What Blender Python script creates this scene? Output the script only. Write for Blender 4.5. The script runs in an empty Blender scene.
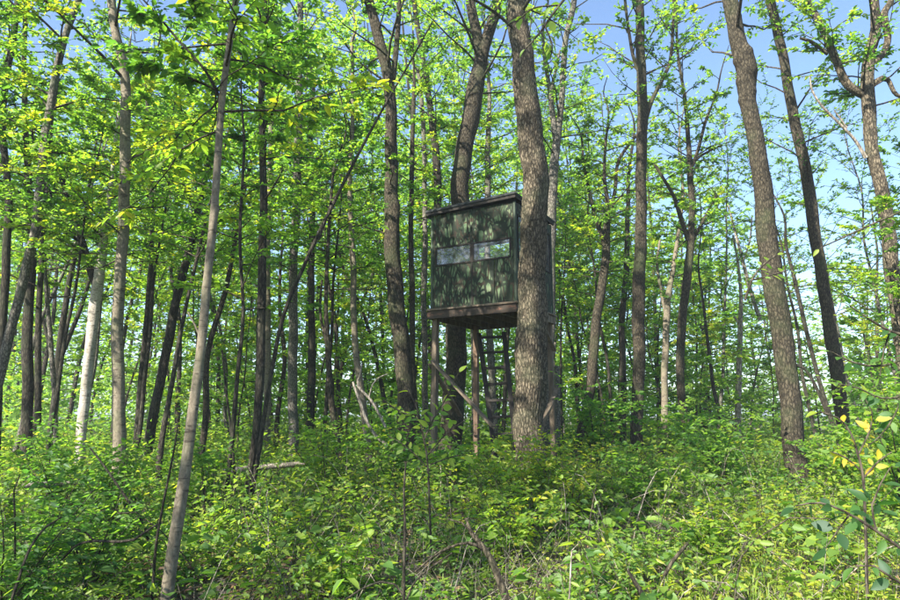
import bpy, math
import numpy as np
from mathutils import Vector, Matrix

R = math.radians
rng = np.random.default_rng(11)
scene = bpy.context.scene
col = scene.collection

# ------------------------------------------------------------------ camera
EYE = 1.6
PITCH = R(10.0)
FPX = 650.0                        # focal length in pixels of a 900 px wide frame
cam_d = bpy.data.cameras.new('camera')
cam_d.sensor_width = 36.0
cam_d.lens = 36.0 * FPX / 900.0
cam_d.clip_start = 0.05
cam_d.clip_end = 3000.0
cam = bpy.data.objects.new('camera', cam_d)
col.objects.link(cam)
cam.location = (0, 0, EYE)
cam.rotation_euler = (R(90) + PITCH, 0, 0)
scene.camera = cam

# ------------------------------------------------------------------ sky, sun, exposure
SUN_ELEV = R(41)
SUN_AZ = R(223)                    # compass bearing of the sun, view direction is 0: behind the camera, to the left
world = bpy.data.worlds.new('World')
scene.world = world
world.use_nodes = True
wn = world.node_tree
bg = wn.nodes['Background']
sky = wn.nodes.new('ShaderNodeTexSky')
sky.sky_type = 'NISHITA'
sky.sun_disc = False
sky.sun_elevation = SUN_ELEV
sky.sun_rotation = SUN_AZ
sky.air_density = 1.0
sky.dust_density = 0.8
sky.ozone_density = 3.0
wn.links.new(sky.outputs[0], bg.inputs[0])
bg.inputs[1].default_value = 0.09
sun_d = bpy.data.lights.new('sun', 'SUN')
sun_d.energy = 5.0
sun_d.angle = R(0.53)
sun_d.color = (1.0, 0.94, 0.84)
sun = bpy.data.objects.new('sun', sun_d)
col.objects.link(sun)
sdir = Vector((math.sin(SUN_AZ) * math.cos(SUN_ELEV), math.cos(SUN_AZ) * math.cos(SUN_ELEV), math.sin(SUN_ELEV)))
sun.rotation_euler = sdir.to_track_quat('Z', 'Y').to_euler()

scene.view_settings.view_transform = 'Standard'
scene.view_settings.look = 'None'
scene.view_settings.gamma = 1.0
scene.view_settings.use_curve_mapping = False
scene.view_settings.exposure = 1.88
scene.render.engine = 'CYCLES'
cy = scene.cycles
cy.max_bounces = 8
cy.diffuse_bounces = 5
cy.glossy_bounces = 3
cy.transmission_bounces = 6
cy.transparent_max_bounces = 8
cy.use_denoising = True
cy.caustics_reflective = False
cy.caustics_refractive = False
cy.sample_clamp_indirect = 6.0

# ------------------------------------------------------------------ picture <-> place
CP, SP = math.cos(PITCH), math.sin(PITCH)


def P(u, v, d):
    """The point of the place at depth y = d that the photograph shows at pixel (u, v)."""
    a = (u - 450.0) / FPX
    b = (300.0 - v) / FPX
    dy = CP - b * SP
    dz = SP + b * CP
    return np.array((a / dy * d, d, EYE + dz / dy * d))


def proj(p):
    p = np.atleast_2d(p)
    z = p[:, 2] - EYE
    zc = np.maximum(p[:, 1] * CP + z * SP, 0.01)
    yc = -p[:, 1] * SP + z * CP
    return 450 + p[:, 0] / zc * FPX, 300 - yc / zc * FPX


def px2m(px, p):
    return px / FPX * (p[1] * CP + (p[2] - EYE) * SP)


def sstep(a, b, x):
    t = np.clip((x - a) / (b - a), 0, 1)
    return t * t * (3 - 2 * t)


def gz(x, y):
    x = np.asarray(x, float)
    y = np.asarray(y, float)
    h = 0.36 * sstep(1.5, 11.5, y)
    near = 1 - sstep(45, 80, np.hypot(x, y))
    h = h + near * (0.06 * np.sin(x * 0.9 + 1.3) * np.cos(y * 0.7) + 0.035 * np.sin(x * 2.3 + y * 1.7) + 0.02 * np.sin(x * 5.1 - y * 4.3))
    return h


# how thick the leaves stand over the picture (100 px cells): sky shows where it is low
DENS = np.array([
    [.98, .95, .92, .80, .92, .66, .62, .48, .60],
    [.95, .95, .92, .74, .88, .74, .64, .38, .58],
    [.95, .92, .92, .85, .92, .95, .88, .72, .72],
    [.95, .95, .95, .95, .95, .98, .98, .90, .78],
    [1.0, 1.0, 1.0, 1.0, 1.0, 1.0, 1.0, .95, .90],
    [1.0, 1.0, 1.0, 1.0, 1.0, 1.0, 1.0, 1.0, 1.0]])


def dens(p):
    u, v = proj(p)
    fu = np.clip(u / 100 - 0.5, 0, 8)
    fv = np.clip(v / 100 - 0.5, 0, 5)
    i0 = np.floor(fu).astype(int)
    j0 = np.floor(fv).astype(int)
    i1 = np.minimum(i0 + 1, 8)
    j1 = np.minimum(j0 + 1, 5)
    a = fu - i0
    b = fv - j0
    return (DENS[j0, i0] * (1 - a) + DENS[j0, i1] * a) * (1 - b) + (DENS[j1, i0] * (1 - a) + DENS[j1, i1] * a) * b


# ------------------------------------------------------------------ mesh collecting
def unit(v):
    return v / np.maximum(np.linalg.norm(v, axis=-1, keepdims=True), 1e-9)


class Geo:
    def __init__(self):
        self.v, self.f, self.m, self.t = [], [], [], []
        self.n = 0

    def add(self, verts, quads, mat=0, tint=0.0):
        verts = np.asarray(verts, np.float32).reshape(-1, 3)
        quads = np.asarray(quads, np.int64).reshape(-1, 4)
        self.v.append(verts)
        self.f.append(quads + self.n)
        self.m.append(np.full(len(quads), mat, np.int32))
        t = np.empty(len(quads), np.float32)
        t[:] = tint
        self.t.append(t)
        self.n += len(verts)

    def mesh(self, name, mats, smooth=True, origin=None):
        me = bpy.data.meshes.new(name)
        if self.n == 0:
            return me
        v = np.concatenate(self.v)
        if origin is not None:
            v = v - np.asarray(origin, np.float32)
        f = np.concatenate(self.f)
        m = np.concatenate(self.m)
        t = np.concatenate(self.t)
        me.vertices.add(len(v))
        me.vertices.foreach_set('co', v.ravel().astype(np.float32))
        me.loops.add(len(f) * 4)
        me.loops.foreach_set('vertex_index', f.ravel().astype(np.int32))
        me.polygons.add(len(f))
        me.polygons.foreach_set('loop_start', np.arange(0, len(f) * 4, 4, dtype=np.int32))
        me.polygons.foreach_set('material_index', m)
        me.polygons.foreach_set('use_smooth', np.full(len(f), smooth, bool))
        at = me.attributes.new('tint', 'FLOAT', 'FACE')
        at.data.foreach_set('value', t)
        for k in mats:
            me.materials.append(k)
        me.update(calc_edges=True)
        return me


def catmull(pts, step):
    pts = np.asarray(pts, float)
    if len(pts) < 3:
        n = max(2, int(np.linalg.norm(pts[-1][:3] - pts[0][:3]) / step) + 1)
        return pts[0] + (pts[-1] - pts[0]) * np.linspace(0, 1, n)[:, None]
    p = np.vstack([2 * pts[0] - pts[1], pts, 2 * pts[-1] - pts[-2]])
    out = []
    for i in range(1, len(p) - 2):
        n = max(1, int(np.linalg.norm(p[i + 1][:3] - p[i][:3]) / step))
        t = np.arange(n)[:, None] / n
        out.append(0.5 * (2 * p[i] + (p[i + 1] - p[i - 1]) * t + (2 * p[i - 1] - 5 * p[i] + 4 * p[i + 1] - p[i + 2]) * t ** 2
                          + (3 * p[i] - p[i - 1] - 3 * p[i + 1] + p[i + 2]) * t ** 3))
    out.append(pts[-1:])
    return np.vstack(out)


def tube(g, path, rad, segs=8, mat=0, rough=0.0, ridge=0.0, seed=0, tint=0.0, bumps=()):
    path = np.asarray(path, float)
    n = len(path)
    rad = np.broadcast_to(np.asarray(rad, float), (n,))
    tan = unit(np.gradient(path, axis=0))
    ref = np.array((0.0, 1.0, 0.0)) if abs(tan[0][1]) < 0.8 else np.array((1.0, 0, 0))
    a = unit(np.cross(tan, ref))
    b = np.cross(tan, a)
    th = np.linspace(0, 2 * np.pi, segs, endpoint=False)
    rr = np.repeat(rad[:, None], segs, 1)
    s = np.concatenate([[0], np.cumsum(np.linalg.norm(np.diff(path, axis=0), axis=1))])[:, None]
    if rough:
        k = seed * 1.7
        rr = rr * (1 + rough * (np.sin(th * 2 + s * 1.3 + k) * 0.5 + np.sin(th * 3 - s * 2.9 + 2 * k) * 0.35
                                + np.sin(th * 5 + s * 6.1 + 3 * k) * 0.22 + np.sin(s * 9 + k) * 0.12))
    if ridge:
        k = seed * 0.9
        w = th * 17 + 1.3 * np.sin(s * 4.7 + k) + 0.8 * np.sin(s * 7.7 + th * 2)
        w2 = th * 27 + 1.6 * np.sin(s * 9.3 + 2 * k)
        rr = rr * (1 + ridge * (np.abs(np.sin(w)) - 0.5) + ridge * 0.6 * (np.abs(np.sin(w2 + s * 0.6)) - 0.5)
                   + ridge * 0.5 * np.sin(s * 23 + th * 4 + 3 * np.sin(th * 3 + s * 5)))
    for (s0, t0, amp, ws) in bumps:
        dth = np.angle(np.exp(1j * (th - t0)))
        rr = rr + amp * np.exp(-((s - s0) / ws) ** 2 - (dth / 0.9) ** 2)
    ring = path[:, None] + rr[..., None] * (np.cos(th)[None, :, None] * a[:, None] + np.sin(th)[None, :, None] * b[:, None])
    i = np.arange(n - 1)[:, None] * segs
    j = np.arange(segs)[None]
    j1 = (j + 1) % segs
    q = np.stack([i + j, i + j1, i + segs + j1, i + segs + j], -1).reshape(-1, 4)
    g.add(ring.reshape(-1, 3), q, mat, tint)


def twigs_tubes(g, p0, p1, r0, mat=0):
    """Many thin three-sided twigs at once."""
    n = len(p0)
    if not n:
        return
    t = unit(p1 - p0)
    ref = np.where(np.abs(t[:, 2:3]) < 0.9, np.array([[0, 0, 1.0]]), np.array([[1.0, 0, 0]]))
    a = unit(np.cross(t, ref))
    b = np.cross(t, a)
    vs = []
    for k in range(3):
        c, s = math.cos(k * 2.0944), math.sin(k * 2.0944)
        vs.append((a * c + b * s))
    off = np.stack(vs, 1)
    bot = p0[:, None] + off * r0[:, None, None]
    top = p1[:, None] + off * (r0 * 0.35)[:, None, None]
    v = np.concatenate([bot, top], 1).reshape(-1, 3)
    base = (np.arange(n) * 6)[:, None, None]
    q = np.array([[0, 1, 4, 3], [1, 2, 5, 4], [2, 0, 3, 5]])[None] + base
    g.add(v, q.reshape(-1, 4), mat)


def leaves(g, c, d, nrm, L, W, mat=0, tint=0.0, fine=False, fold=0.25, droop=0.12):
    """Leaf blades: c base points, d directions, nrm upper sides, L lengths, W widths."""
    n = len(c)
    if not n:
        return
    d = unit(d)
    s = unit(np.cross(nrm, d))
    u = np.cross(d, s)
    L = np.broadcast_to(L, (n,))[:, None]
    W = np.broadcast_to(W, (n,))[:, None]
    up = u * (W * fold)
    tip = c + d * L - u * (L * droop)
    tint = np.broadcast_to(tint, (n,))
    if fine:
        l1 = c + d * L * 0.28 + s * W * 0.44 + up * 0.8
        l2 = c + d * L * 0.62 + s * W * 0.40 + up * 0.7 - u * (L * droop * .4)
        r1 = c + d * L * 0.28 - s * W * 0.44 + up * 0.8
        r2 = c + d * L * 0.62 - s * W * 0.40 + up * 0.7 - u * (L * droop * .4)
        v = np.stack([c, r1, r2, tip, l2, l1], 1).reshape(-1, 3)
        q = (np.array([[0, 1, 2, 3], [0, 3, 4, 5]])[None] + (np.arange(n) * 6)[:, None, None]).reshape(-1, 4)
        g.add(v, q, mat, np.repeat(tint, 2))
    else:
        l1 = c + d * L * 0.42 + s * W * 0.5 + up
        r1 = c + d * L * 0.42 - s * W * 0.5 + up
        v = np.stack([c, r1, tip, l1], 1).reshape(-1, 3)
        q = (np.arange(4)[None] + (np.arange(n) * 4)[:, None])
        g.add(v, q, mat, tint)


def leafy_twigs(g, p0, d, ln, per, L, mat_leaf=0, tint=0.5, fine=False, flat=0.75, aspect=0.5, tip_fan=True):
    """Leaves set alternately along many twigs."""
    n = len(p0)
    if not n:
        return
    up = np.array((0, 0, 1.0))
    side = unit(np.cross(d, up) + rng.normal(0, 0.15, (n, 3)))
    k = np.tile(np.arange(per), n)
    idx = np.repeat(np.arange(n), per)
    f = (k + 0.6 + rng.uniform(-.3, .3, len(k))) / per
    sgn = np.where(k % 2 == 0, 1.0, -1.0)[:, None]
    pos = p0[idx] + d[idx] * (f * ln[idx])[:, None]
    ang = np.where(k == per - 1, 0.25, rng.uniform(0.6, 1.15, len(k)))[:, None]
    dr = d[idx] * np.cos(ang) + side[idx] * sgn * np.sin(ang) + rng.normal(0, 0.22, (len(k), 3))
    dr[:, 2] -= 0.18
    nr = up * flat + rng.normal(0, 0.42, (len(k), 3))
    LL = L * rng.uniform(0.45, 1.3, len(k))
    leaves(g, pos, dr, nr, LL, LL * aspect * rng.uniform(0.85, 1.2, len(k)), mat_leaf,
           np.clip(np.repeat(np.broadcast_to(tint, (n,)), per) + rng.normal(0, 0.09, len(k)), 0, 0.88), fine)


# ------------------------------------------------------------------ materials
def new_mat(name):
    m = bpy.data.materials.new(name)
    m.use_nodes = True
    nt = m.node_tree
    nt.nodes.clear()
    return m, nt


def nd(nt, t, **kw):
    n = nt.nodes.new(t)
    for k, v in kw.items():
        setattr(n, k, v)
    return n


def ramp(nt, stops, interp='LINEAR'):
    n = nt.nodes.new('ShaderNodeValToRGB')
    n.color_ramp.interpolation = interp
    e = n.color_ramp.elements
    while len(e) < len(stops):
        e.new(0.5)
    for i, (p, c) in enumerate(stops):
        e[i].position = p
        e[i].color = (*c, 1)
    return n


def leaf_mat(name, stops, trans=0.5, gloss=0.018, rough=0.55, tgain=1.5):
    m, nt = new_mat(name)
    at = nd(nt, 'ShaderNodeAttribute', attribute_name='tint')
    rp = ramp(nt, stops)
    nt.links.new(at.outputs['Fac'], rp.inputs[0])
    tc = nd(nt, 'ShaderNodeMix', data_type='RGBA', blend_type='MULTIPLY')
    tc.inputs['Factor'].default_value = 1
    nt.links.new(rp.outputs[0], tc.inputs[6])
    tc.inputs[7].default_value = (1.15 * tgain, 1.2 * tgain, 0.5 * tgain, 1)
    df = nd(nt, 'ShaderNodeBsdfDiffuse')
    tr = nd(nt, 'ShaderNodeBsdfTranslucent')
    nt.links.new(rp.outputs[0], df.inputs[0])
    nt.links.new(tc.outputs[2], tr.inputs[0])
    mx = nd(nt, 'ShaderNodeMixShader')
    mx.inputs[0].default_value = trans
    nt.links.new(df.outputs[0], mx.inputs[1])
    nt.links.new(tr.outputs[0], mx.inputs[2])
    gl = nd(nt, 'ShaderNodeBsdfGlossy')
    gl.inputs['Roughness'].default_value = rough
    gl.inputs['Color'].default_value = (0.9, 0.95, 1, 1)
    m2 = nd(nt, 'ShaderNodeMixShader')
    m2.inputs[0].default_value = gloss
    nt.links.new(mx.outputs[0], m2.inputs[1])
    nt.links.new(gl.outputs[0], m2.inputs[2])
    out = nd(nt, 'ShaderNodeOutputMaterial')
    nt.links.new(m2.outputs[0], out.inputs[0])
    return m


LEAF = leaf_mat('leaf', [(0.0, (0.022, 0.068, 0.022)), (0.3, (0.058, 0.145, 0.030)), (0.6, (0.135, 0.240, 0.036)),
                         (0.82, (0.22, 0.30, 0.032)), (0.93, (0.40, 0.33, 0.03)), (1.0, (0.52, 0.36, 0.03))], trans=0.60, tgain=2.0)
HERB = leaf_mat('herb_leaf', [(0.0, (0.028, 0.080, 0.022)), (0.35, (0.076, 0.160, 0.032)), (0.65, (0.165, 0.255, 0.038)),
                              (0.88, (0.235, 0.300, 0.040)), (1.0, (0.40, 0.34, 0.05))], trans=0.52, tgain=1.9, gloss=0.02)
GRASS = leaf_mat('grass_blade', [(0.0, (0.09, 0.17, 0.02)), (0.5, (0.22, 0.30, 0.035)), (1.0, (0.44, 0.39, 0.11))], trans=0.45)
FARLEAF = leaf_mat('far_leaf', [(0.0, (0.055, 0.125, 0.045)), (0.5, (0.140, 0.245, 0.060)), (0.8, (0.21, 0.32, 0.06)),
                                (1.0, (0.28, 0.31, 0.05))], trans=0.60, tgain=2.0)


def bark_mat(name, dark, light, moss=(0.05, 0.08, 0.02), scale=7.0, stretch=0.22, moss_amt=0.5, bump=0.6, lent=False):
    m, nt = new_mat(name)
    tc = nd(nt, 'ShaderNodeTexCoord')
    mp = nd(nt, 'ShaderNodeMapping')
    mp.inputs['Scale'].default_value = (1, 1, stretch)
    nt.links.new(tc.outputs['Object'], mp.inputs[0])
    n1 = nd(nt, 'ShaderNodeTexNoise')
    n1.inputs['Scale'].default_value = scale * 3
    n1.inputs['Detail'].default_value = 8
    n1.inputs['Roughness'].default_value = 0.7
    nt.links.new(mp.outputs[0], n1.inputs['Vector'])
    vo = nd(nt, 'ShaderNodeTexVoronoi', feature='DISTANCE_TO_EDGE')
    vo.inputs['Scale'].default_value = scale * 2.4
    dm = nd(nt, 'ShaderNodeMix', data_type='VECTOR')
    dm.inputs['Factor'].default_value = 0.06
    nt.links.new(mp.outputs[0], dm.inputs[4])
    nt.links.new(n1.outputs['Color'], dm.inputs[5])
    nt.links.new(dm.outputs[1], vo.inputs['Vector'])
    vr = ramp(nt, [(0.0, (0, 0, 0)), (0.22, (1, 1, 1))])
    nt.links.new(vo.outputs['Distance'], vr.inputs[0])
    cr = ramp(nt, [(0.28, dark), (0.62, light)])
    nt.links.new(n1.outputs['Fac'], cr.inputs[0])
    mu = nd(nt, 'ShaderNodeMix', data_type='RGBA', blend_type='MULTIPLY')
    mu.inputs['Factor'].default_value = 0.8 if not lent else 0.2
    nt.links.new(cr.outputs[0], mu.inputs[6])
    nt.links.new(vr.outputs[0], mu.inputs[7])
    last = mu.outputs[2]
    # lichen and moss in large uneven patches
    n2 = nd(nt, 'ShaderNodeTexNoise')
    n2.inputs['Scale'].default_value = 1.7
    n2.inputs['Detail'].default_value = 6
    nt.links.new(tc.outputs['Object'], n2.inputs['Vector'])
    mr = ramp(nt, [(0.50, (0, 0, 0)), (0.72, (moss_amt,) * 3)])
    nt.links.new(n2.outputs['Fac'], mr.inputs[0])
    mm = nd(nt, 'ShaderNodeMix', data_type='RGBA')
    nt.links.new(mr.outputs[0], mm.inputs['Factor'])
    nt.links.new(last, mm.inputs[6])
    mm.inputs[7].default_value = (*moss, 1)
    last = mm.outputs[2]
    if lent:      # dark dashes across a pale smooth bark
        mp2 = nd(nt, 'ShaderNodeMapping')
        mp2.inputs['Scale'].default_value = (8.0, 8.0, 32)
        nt.links.new(tc.outputs['Object'], mp2.inputs[0])
        n3 = nd(nt, 'ShaderNodeTexNoise')
        n3.inputs['Scale'].default_value = 1.0
        n3.inputs['Detail'].default_value = 2
        nt.links.new(mp2.outputs[0], n3.inputs['Vector'])
        lr = ramp(nt, [(0.60, (0, 0, 0)), (0.67, (0.8,) * 3)])
        nt.links.new(n3.outputs['Fac'], lr.inputs[0])
        lm = nd(nt, 'ShaderNodeMix', data_type='RGBA')
        nt.links.new(lr.outputs[0], lm.inputs['Factor'])
        nt.links.new(last, lm.inputs[6])
        lm.inputs[7].default_value = (0.05, 0.04, 0.03, 1)
        last = lm.outputs[2]
    bs = nd(nt, 'ShaderNodeBsdfPrincipled')
    bs.inputs['Roughness'].default_value = 0.9
    bs.inputs['Specular IOR Level'].default_value = 0.2
    nt.links.new(last, bs.inputs['Base Color'])
    bp = nd(nt, 'ShaderNodeBump')
    bp.inputs['Strength'].default_value = bump
    bp.inputs['Distance'].default_value = 0.025
    ad = nd(nt, 'ShaderNodeMath', operation='MULTIPLY_ADD')
    nt.links.new(vr.outputs[0], ad.inputs[0])
    ad.inputs[1].default_value = 0.6 if not lent else 0.1
    nt.links.new(n1.outputs['Fac'], ad.inputs[2])
    nt.links.new(ad.outputs[0], bp.inputs['Height'])
    nt.links.new(bp.outputs[0], bs.inputs['Normal'])
    out = nd(nt, 'ShaderNodeOutputMaterial')
    nt.links.new(bs.outputs[0], out.inputs[0])
    return m


BARK = {
    'brown': bark_mat('bark_brown', (0.018, 0.015, 0.010), (0.098, 0.082, 0.055), moss=(0.055, 0.075, 0.03), scale=12, stretch=0.36),
    'dark': bark_mat('bark_dark', (0.017, 0.015, 0.011), (0.080, 0.069, 0.050), moss=(0.045, 0.06, 0.03), scale=12, stretch=0.3),
    'big': bark_mat('bark_furrowed', (0.040, 0.033, 0.022), (0.225, 0.185, 0.126), moss=(0.10, 0.12, 0.065), scale=12, stretch=0.33, moss_amt=0.5, bump=0.9),
    'grey': bark_mat('bark_grey', (0.075, 0.068, 0.055), (0.22, 0.20, 0.165), moss=(0.09, 0.12, 0.055), scale=11, stretch=0.5, bump=0.4),
    'pale': bark_mat('bark_pale', (0.075, 0.062, 0.044), (0.23, 0.195, 0.14), moss=(0.11, 0.135, 0.065), scale=11, stretch=0.6, bump=0.35, lent=True, moss_amt=0.6),
    'birch': bark_mat('bark_birch', (0.24, 0.21, 0.17), (0.52, 0.47, 0.41), moss=(0.14, 0.12, 0.085), scale=9, stretch=0.8, moss_amt=0.9, bump=0.3, lent=True),
    'twig': bark_mat('bark_twig', (0.03, 0.024, 0.018), (0.10, 0.082, 0.06), scale=9, bump=0.2),
    'dead': bark_mat('bark_dead', (0.16, 0.135, 0.105), (0.40, 0.35, 0.285), moss=(0.16, 0.14, 0.10), scale=10, stretch=0.2, bump=0.3),
}


# ------------------------------------------------------------------ objects
def link(o, parent=None):
    col.objects.link(o)
    if parent is not None:
        o.parent = parent
    return o


def empty(name, loc, label, cat, group=None):
    o = bpy.data.objects.new(name, None)
    o.empty_display_size = 0.2
    link(o)
    o.location = [float(x) for x in loc]
    o['label'] = label
    o['category'] = cat
    if group:
        o['group'] = group
    return o


def part(name, me, parent):
    return link(bpy.data.objects.new(name, me), parent)


# ground ------------------------------------------------------------
def build_ground():
    xs = np.concatenate([-np.geomspace(900, 14, 26), np.linspace(-13.5, 13.5, 109), np.geomspace(14, 900, 26)])
    ys = np.concatenate([-np.geomspace(700, 4, 22), np.linspace(-3.5, 24, 111), np.geomspace(24.4, 1500, 34)])
    X, Y = np.meshgrid(xs, ys)
    Z = gz(X, Y)
    nx = len(xs)
    i = np.arange(len(ys) - 1)[:, None] * nx
    j = np.arange(nx - 1)[None]
    q = np.stack([i + j, i + j + 1, i + nx + j + 1, i + nx + j], -1).reshape(-1, 4)
    g = Geo()
    g.add(np.stack([X, Y, Z], -1), q)
    m, nt = new_mat('forest_floor')
    tc = nd(nt, 'ShaderNodeTexCoord')
    n1 = nd(nt, 'ShaderNodeTexNoise')
    n1.inputs['Scale'].default_value = 9
    n1.inputs['Detail'].default_value = 9
    n1.inputs['Roughness'].default_value = 0.75
    nt.links.new(tc.outputs['Object'], n1.inputs['Vector'])
    vo = nd(nt, 'ShaderNodeTexVoronoi')
    vo.inputs['Scale'].default_value = 16
    nt.links.new(tc.outputs['Object'], vo.inputs['Vector'])
    cr = ramp(nt, [(0.25, (0.022, 0.017, 0.011)), (0.5, (0.065, 0.05, 0.028)), (0.75, (0.14, 0.105, 0.06))])
    nt.links.new(n1.outputs['Fac'], cr.inputs[0])
    hs = nd(nt, 'ShaderNodeMix', data_type='RGBA', blend_type='OVERLAY')
    hs.inputs['Factor'].default_value = 0.35
    nt.links.new(cr.outputs[0], hs.inputs[6])
    nt.links.new(vo.outputs['Color'], hs.inputs[7])
    n2 = nd(nt, 'ShaderNodeTexNoise')
    n2.inputs['Scale'].default_value = 0.8
    n2.inputs['Detail'].default_value = 5
    nt.links.new(tc.outputs['Object'], n2.inputs['Vector'])
    gr = ramp(nt, [(0.45, (0, 0, 0)), (0.65, (0.8,) * 3)])
    nt.links.new(n2.outputs['Fac'], gr.inputs[0])
    mx = nd(nt, 'ShaderNodeMix', data_type='RGBA')
    nt.links.new(gr.outputs[0], mx.inputs['Factor'])
    nt.links.new(hs.outputs[2], mx.inputs[6])
    mx.inputs[7].default_value = (0.05, 0.085, 0.02, 1)
    bs = nd(nt, 'ShaderNodeBsdfPrincipled')
    bs.inputs['Roughness'].default_value = 0.95
    nt.links.new(mx.outputs[2], bs.inputs['Base Color'])
    bp = nd(nt, 'ShaderNodeBump')
    bp.inputs['Distance'].default_value = 0.05
    nt.links.new(n1.outputs['Fac'], bp.inputs['Height'])
    nt.links.new(bp.outputs[0], bs.inputs['Normal'])
    out = nd(nt, 'ShaderNodeOutputMaterial')
    nt.links.new(bs.outputs[0], out.inputs[0])
    o = link(bpy.data.objects.new('ground', g.mesh('ground', [m])))
    o['kind'] = 'structure'


build_ground()


# trees -------------------------------------------------------------
def pix_path(pts, d, dtop=None):
    """pts: (u, v, width px) from the base upwards -> smooth centre line and radii in metres."""
    out = []
    n = len(pts)
    for i, (u, v, w) in enumerate(pts):
        dd = d + ((dtop or d) - d) * i / max(1, n - 1)
        p = P(u, v, dd)
        out.append((*p, px2m(w, p) / 2))
    return np.array(out)


def crown_on(g, trunk, rtr, spec, stdir=None):
    """Boughs, twigs and leaves on a trunk line. Returns limb geometry list."""
    z0, z1 = spec.get('z', (2.5, 12))
    nb = spec.get('n', 26)
    blen = spec.get('len', 2.2)
    per = spec.get('per', 11)
    tw = spec.get('tw', 12)
    L = spec.get('L', 0.1)
    base_t = spec.get('tint', 0.45)
    elev = spec.get('elev', (0.1, 0.7))
    prune = spec.get('prune', True)
    fine = spec.get('fine', spec.get('D', 10) < 14.2)
    zt = trunk[:, 2]
    z1 = min(z1, zt[-1] - 0.05)
    az = rng.uniform(0, 6.28)
    for b in range(nb):
        f = (b + rng.uniform(0.1, 0.9)) / nb
        z = z0 + (z1 - z0) * f
        i = int(np.clip(np.searchsorted(zt, z), 1, len(zt) - 1))
        p = trunk[i]
        az += 2.4 + rng.normal(0, 0.5)
        el = rng.uniform(*elev) + 0.35 * f
        ln = blen * rng.uniform(0.55, 1.15) * (1 - 0.45 * f)
        if stdir is not None and rng.random() < spec.get('bias', 0.0):
            az2 = stdir + rng.normal(0, 0.5)
        else:
            az2 = az
        d = np.array((math.cos(az2) * math.cos(el), math.sin(az2) * math.cos(el), math.sin(el)))
        t = np.linspace(0, 1, 6)[:, None]
        wob = np.cumsum(rng.normal(0, 0.05, (6, 3)), 0) * ln * t
        path = p + d * ln * t + np.array((0, 0, -0.10 * ln)) * t ** 2 + wob
        r0 = min(rtr[i] * 0.45, 0.008 + ln * 0.009)
        # boughs whose outer end falls into open sky in the photograph carry fewer leaves
        tube(g, path, np.linspace(r0, 0.004, 6), 4, 1)
        ft = rng.uniform(0.22, 1.0, tw)
        ft[0] = 0.97
        seg = ft * 5
        k = np.minimum(seg.astype(int), 4)
        fr = (seg - k)[:, None]
        pt = path[k] * (1 - fr) + path[k + 1] * fr
        axis = unit(path[k + 1] - path[k])
        sidev = unit(np.cross(axis, (0, 0, 1.0)))
        sg = np.where(np.arange(tw) % 2 == 0, 1.0, -1.0)[:, None]
        dv = unit(axis * rng.uniform(0.35, 0.9, (tw, 1)) + sidev * sg * rng.uniform(0.35, 1.0, (tw, 1)) + rng.normal(0, 0.25, (tw, 3)) + np.array((0, 0, 0.08)))
        tl = ln * rng.uniform(0.16, 0.38, tw) * (1.15 - 0.5 * ft)
        tl = np.clip(tl, 0.12, 0.9)
        end = pt + dv * tl[:, None]
        if prune:
            keep = rng.random(tw) < dens(end) ** spec.get('pk', 1.3)
            pt, dv, tl, end = pt[keep], dv[keep], tl[keep], end[keep]
        if len(pt) == 0:
            continue
        twigs_tubes(g, pt, end, np.full(len(pt), 0.0035 + 0.0006 * spec.get('D', 10) * 0.4), 1)
        tn = np.clip(base_t + rng.normal(-.02, 0.13) + rng.normal(0, 0.07, len(pt)), 0, 0.84)
        leafy_twigs(g, pt, dv, tl, per, L, 0, tn, fine, spec.get('flat', 0.8), spec.get('aspect', 0.52))


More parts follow.
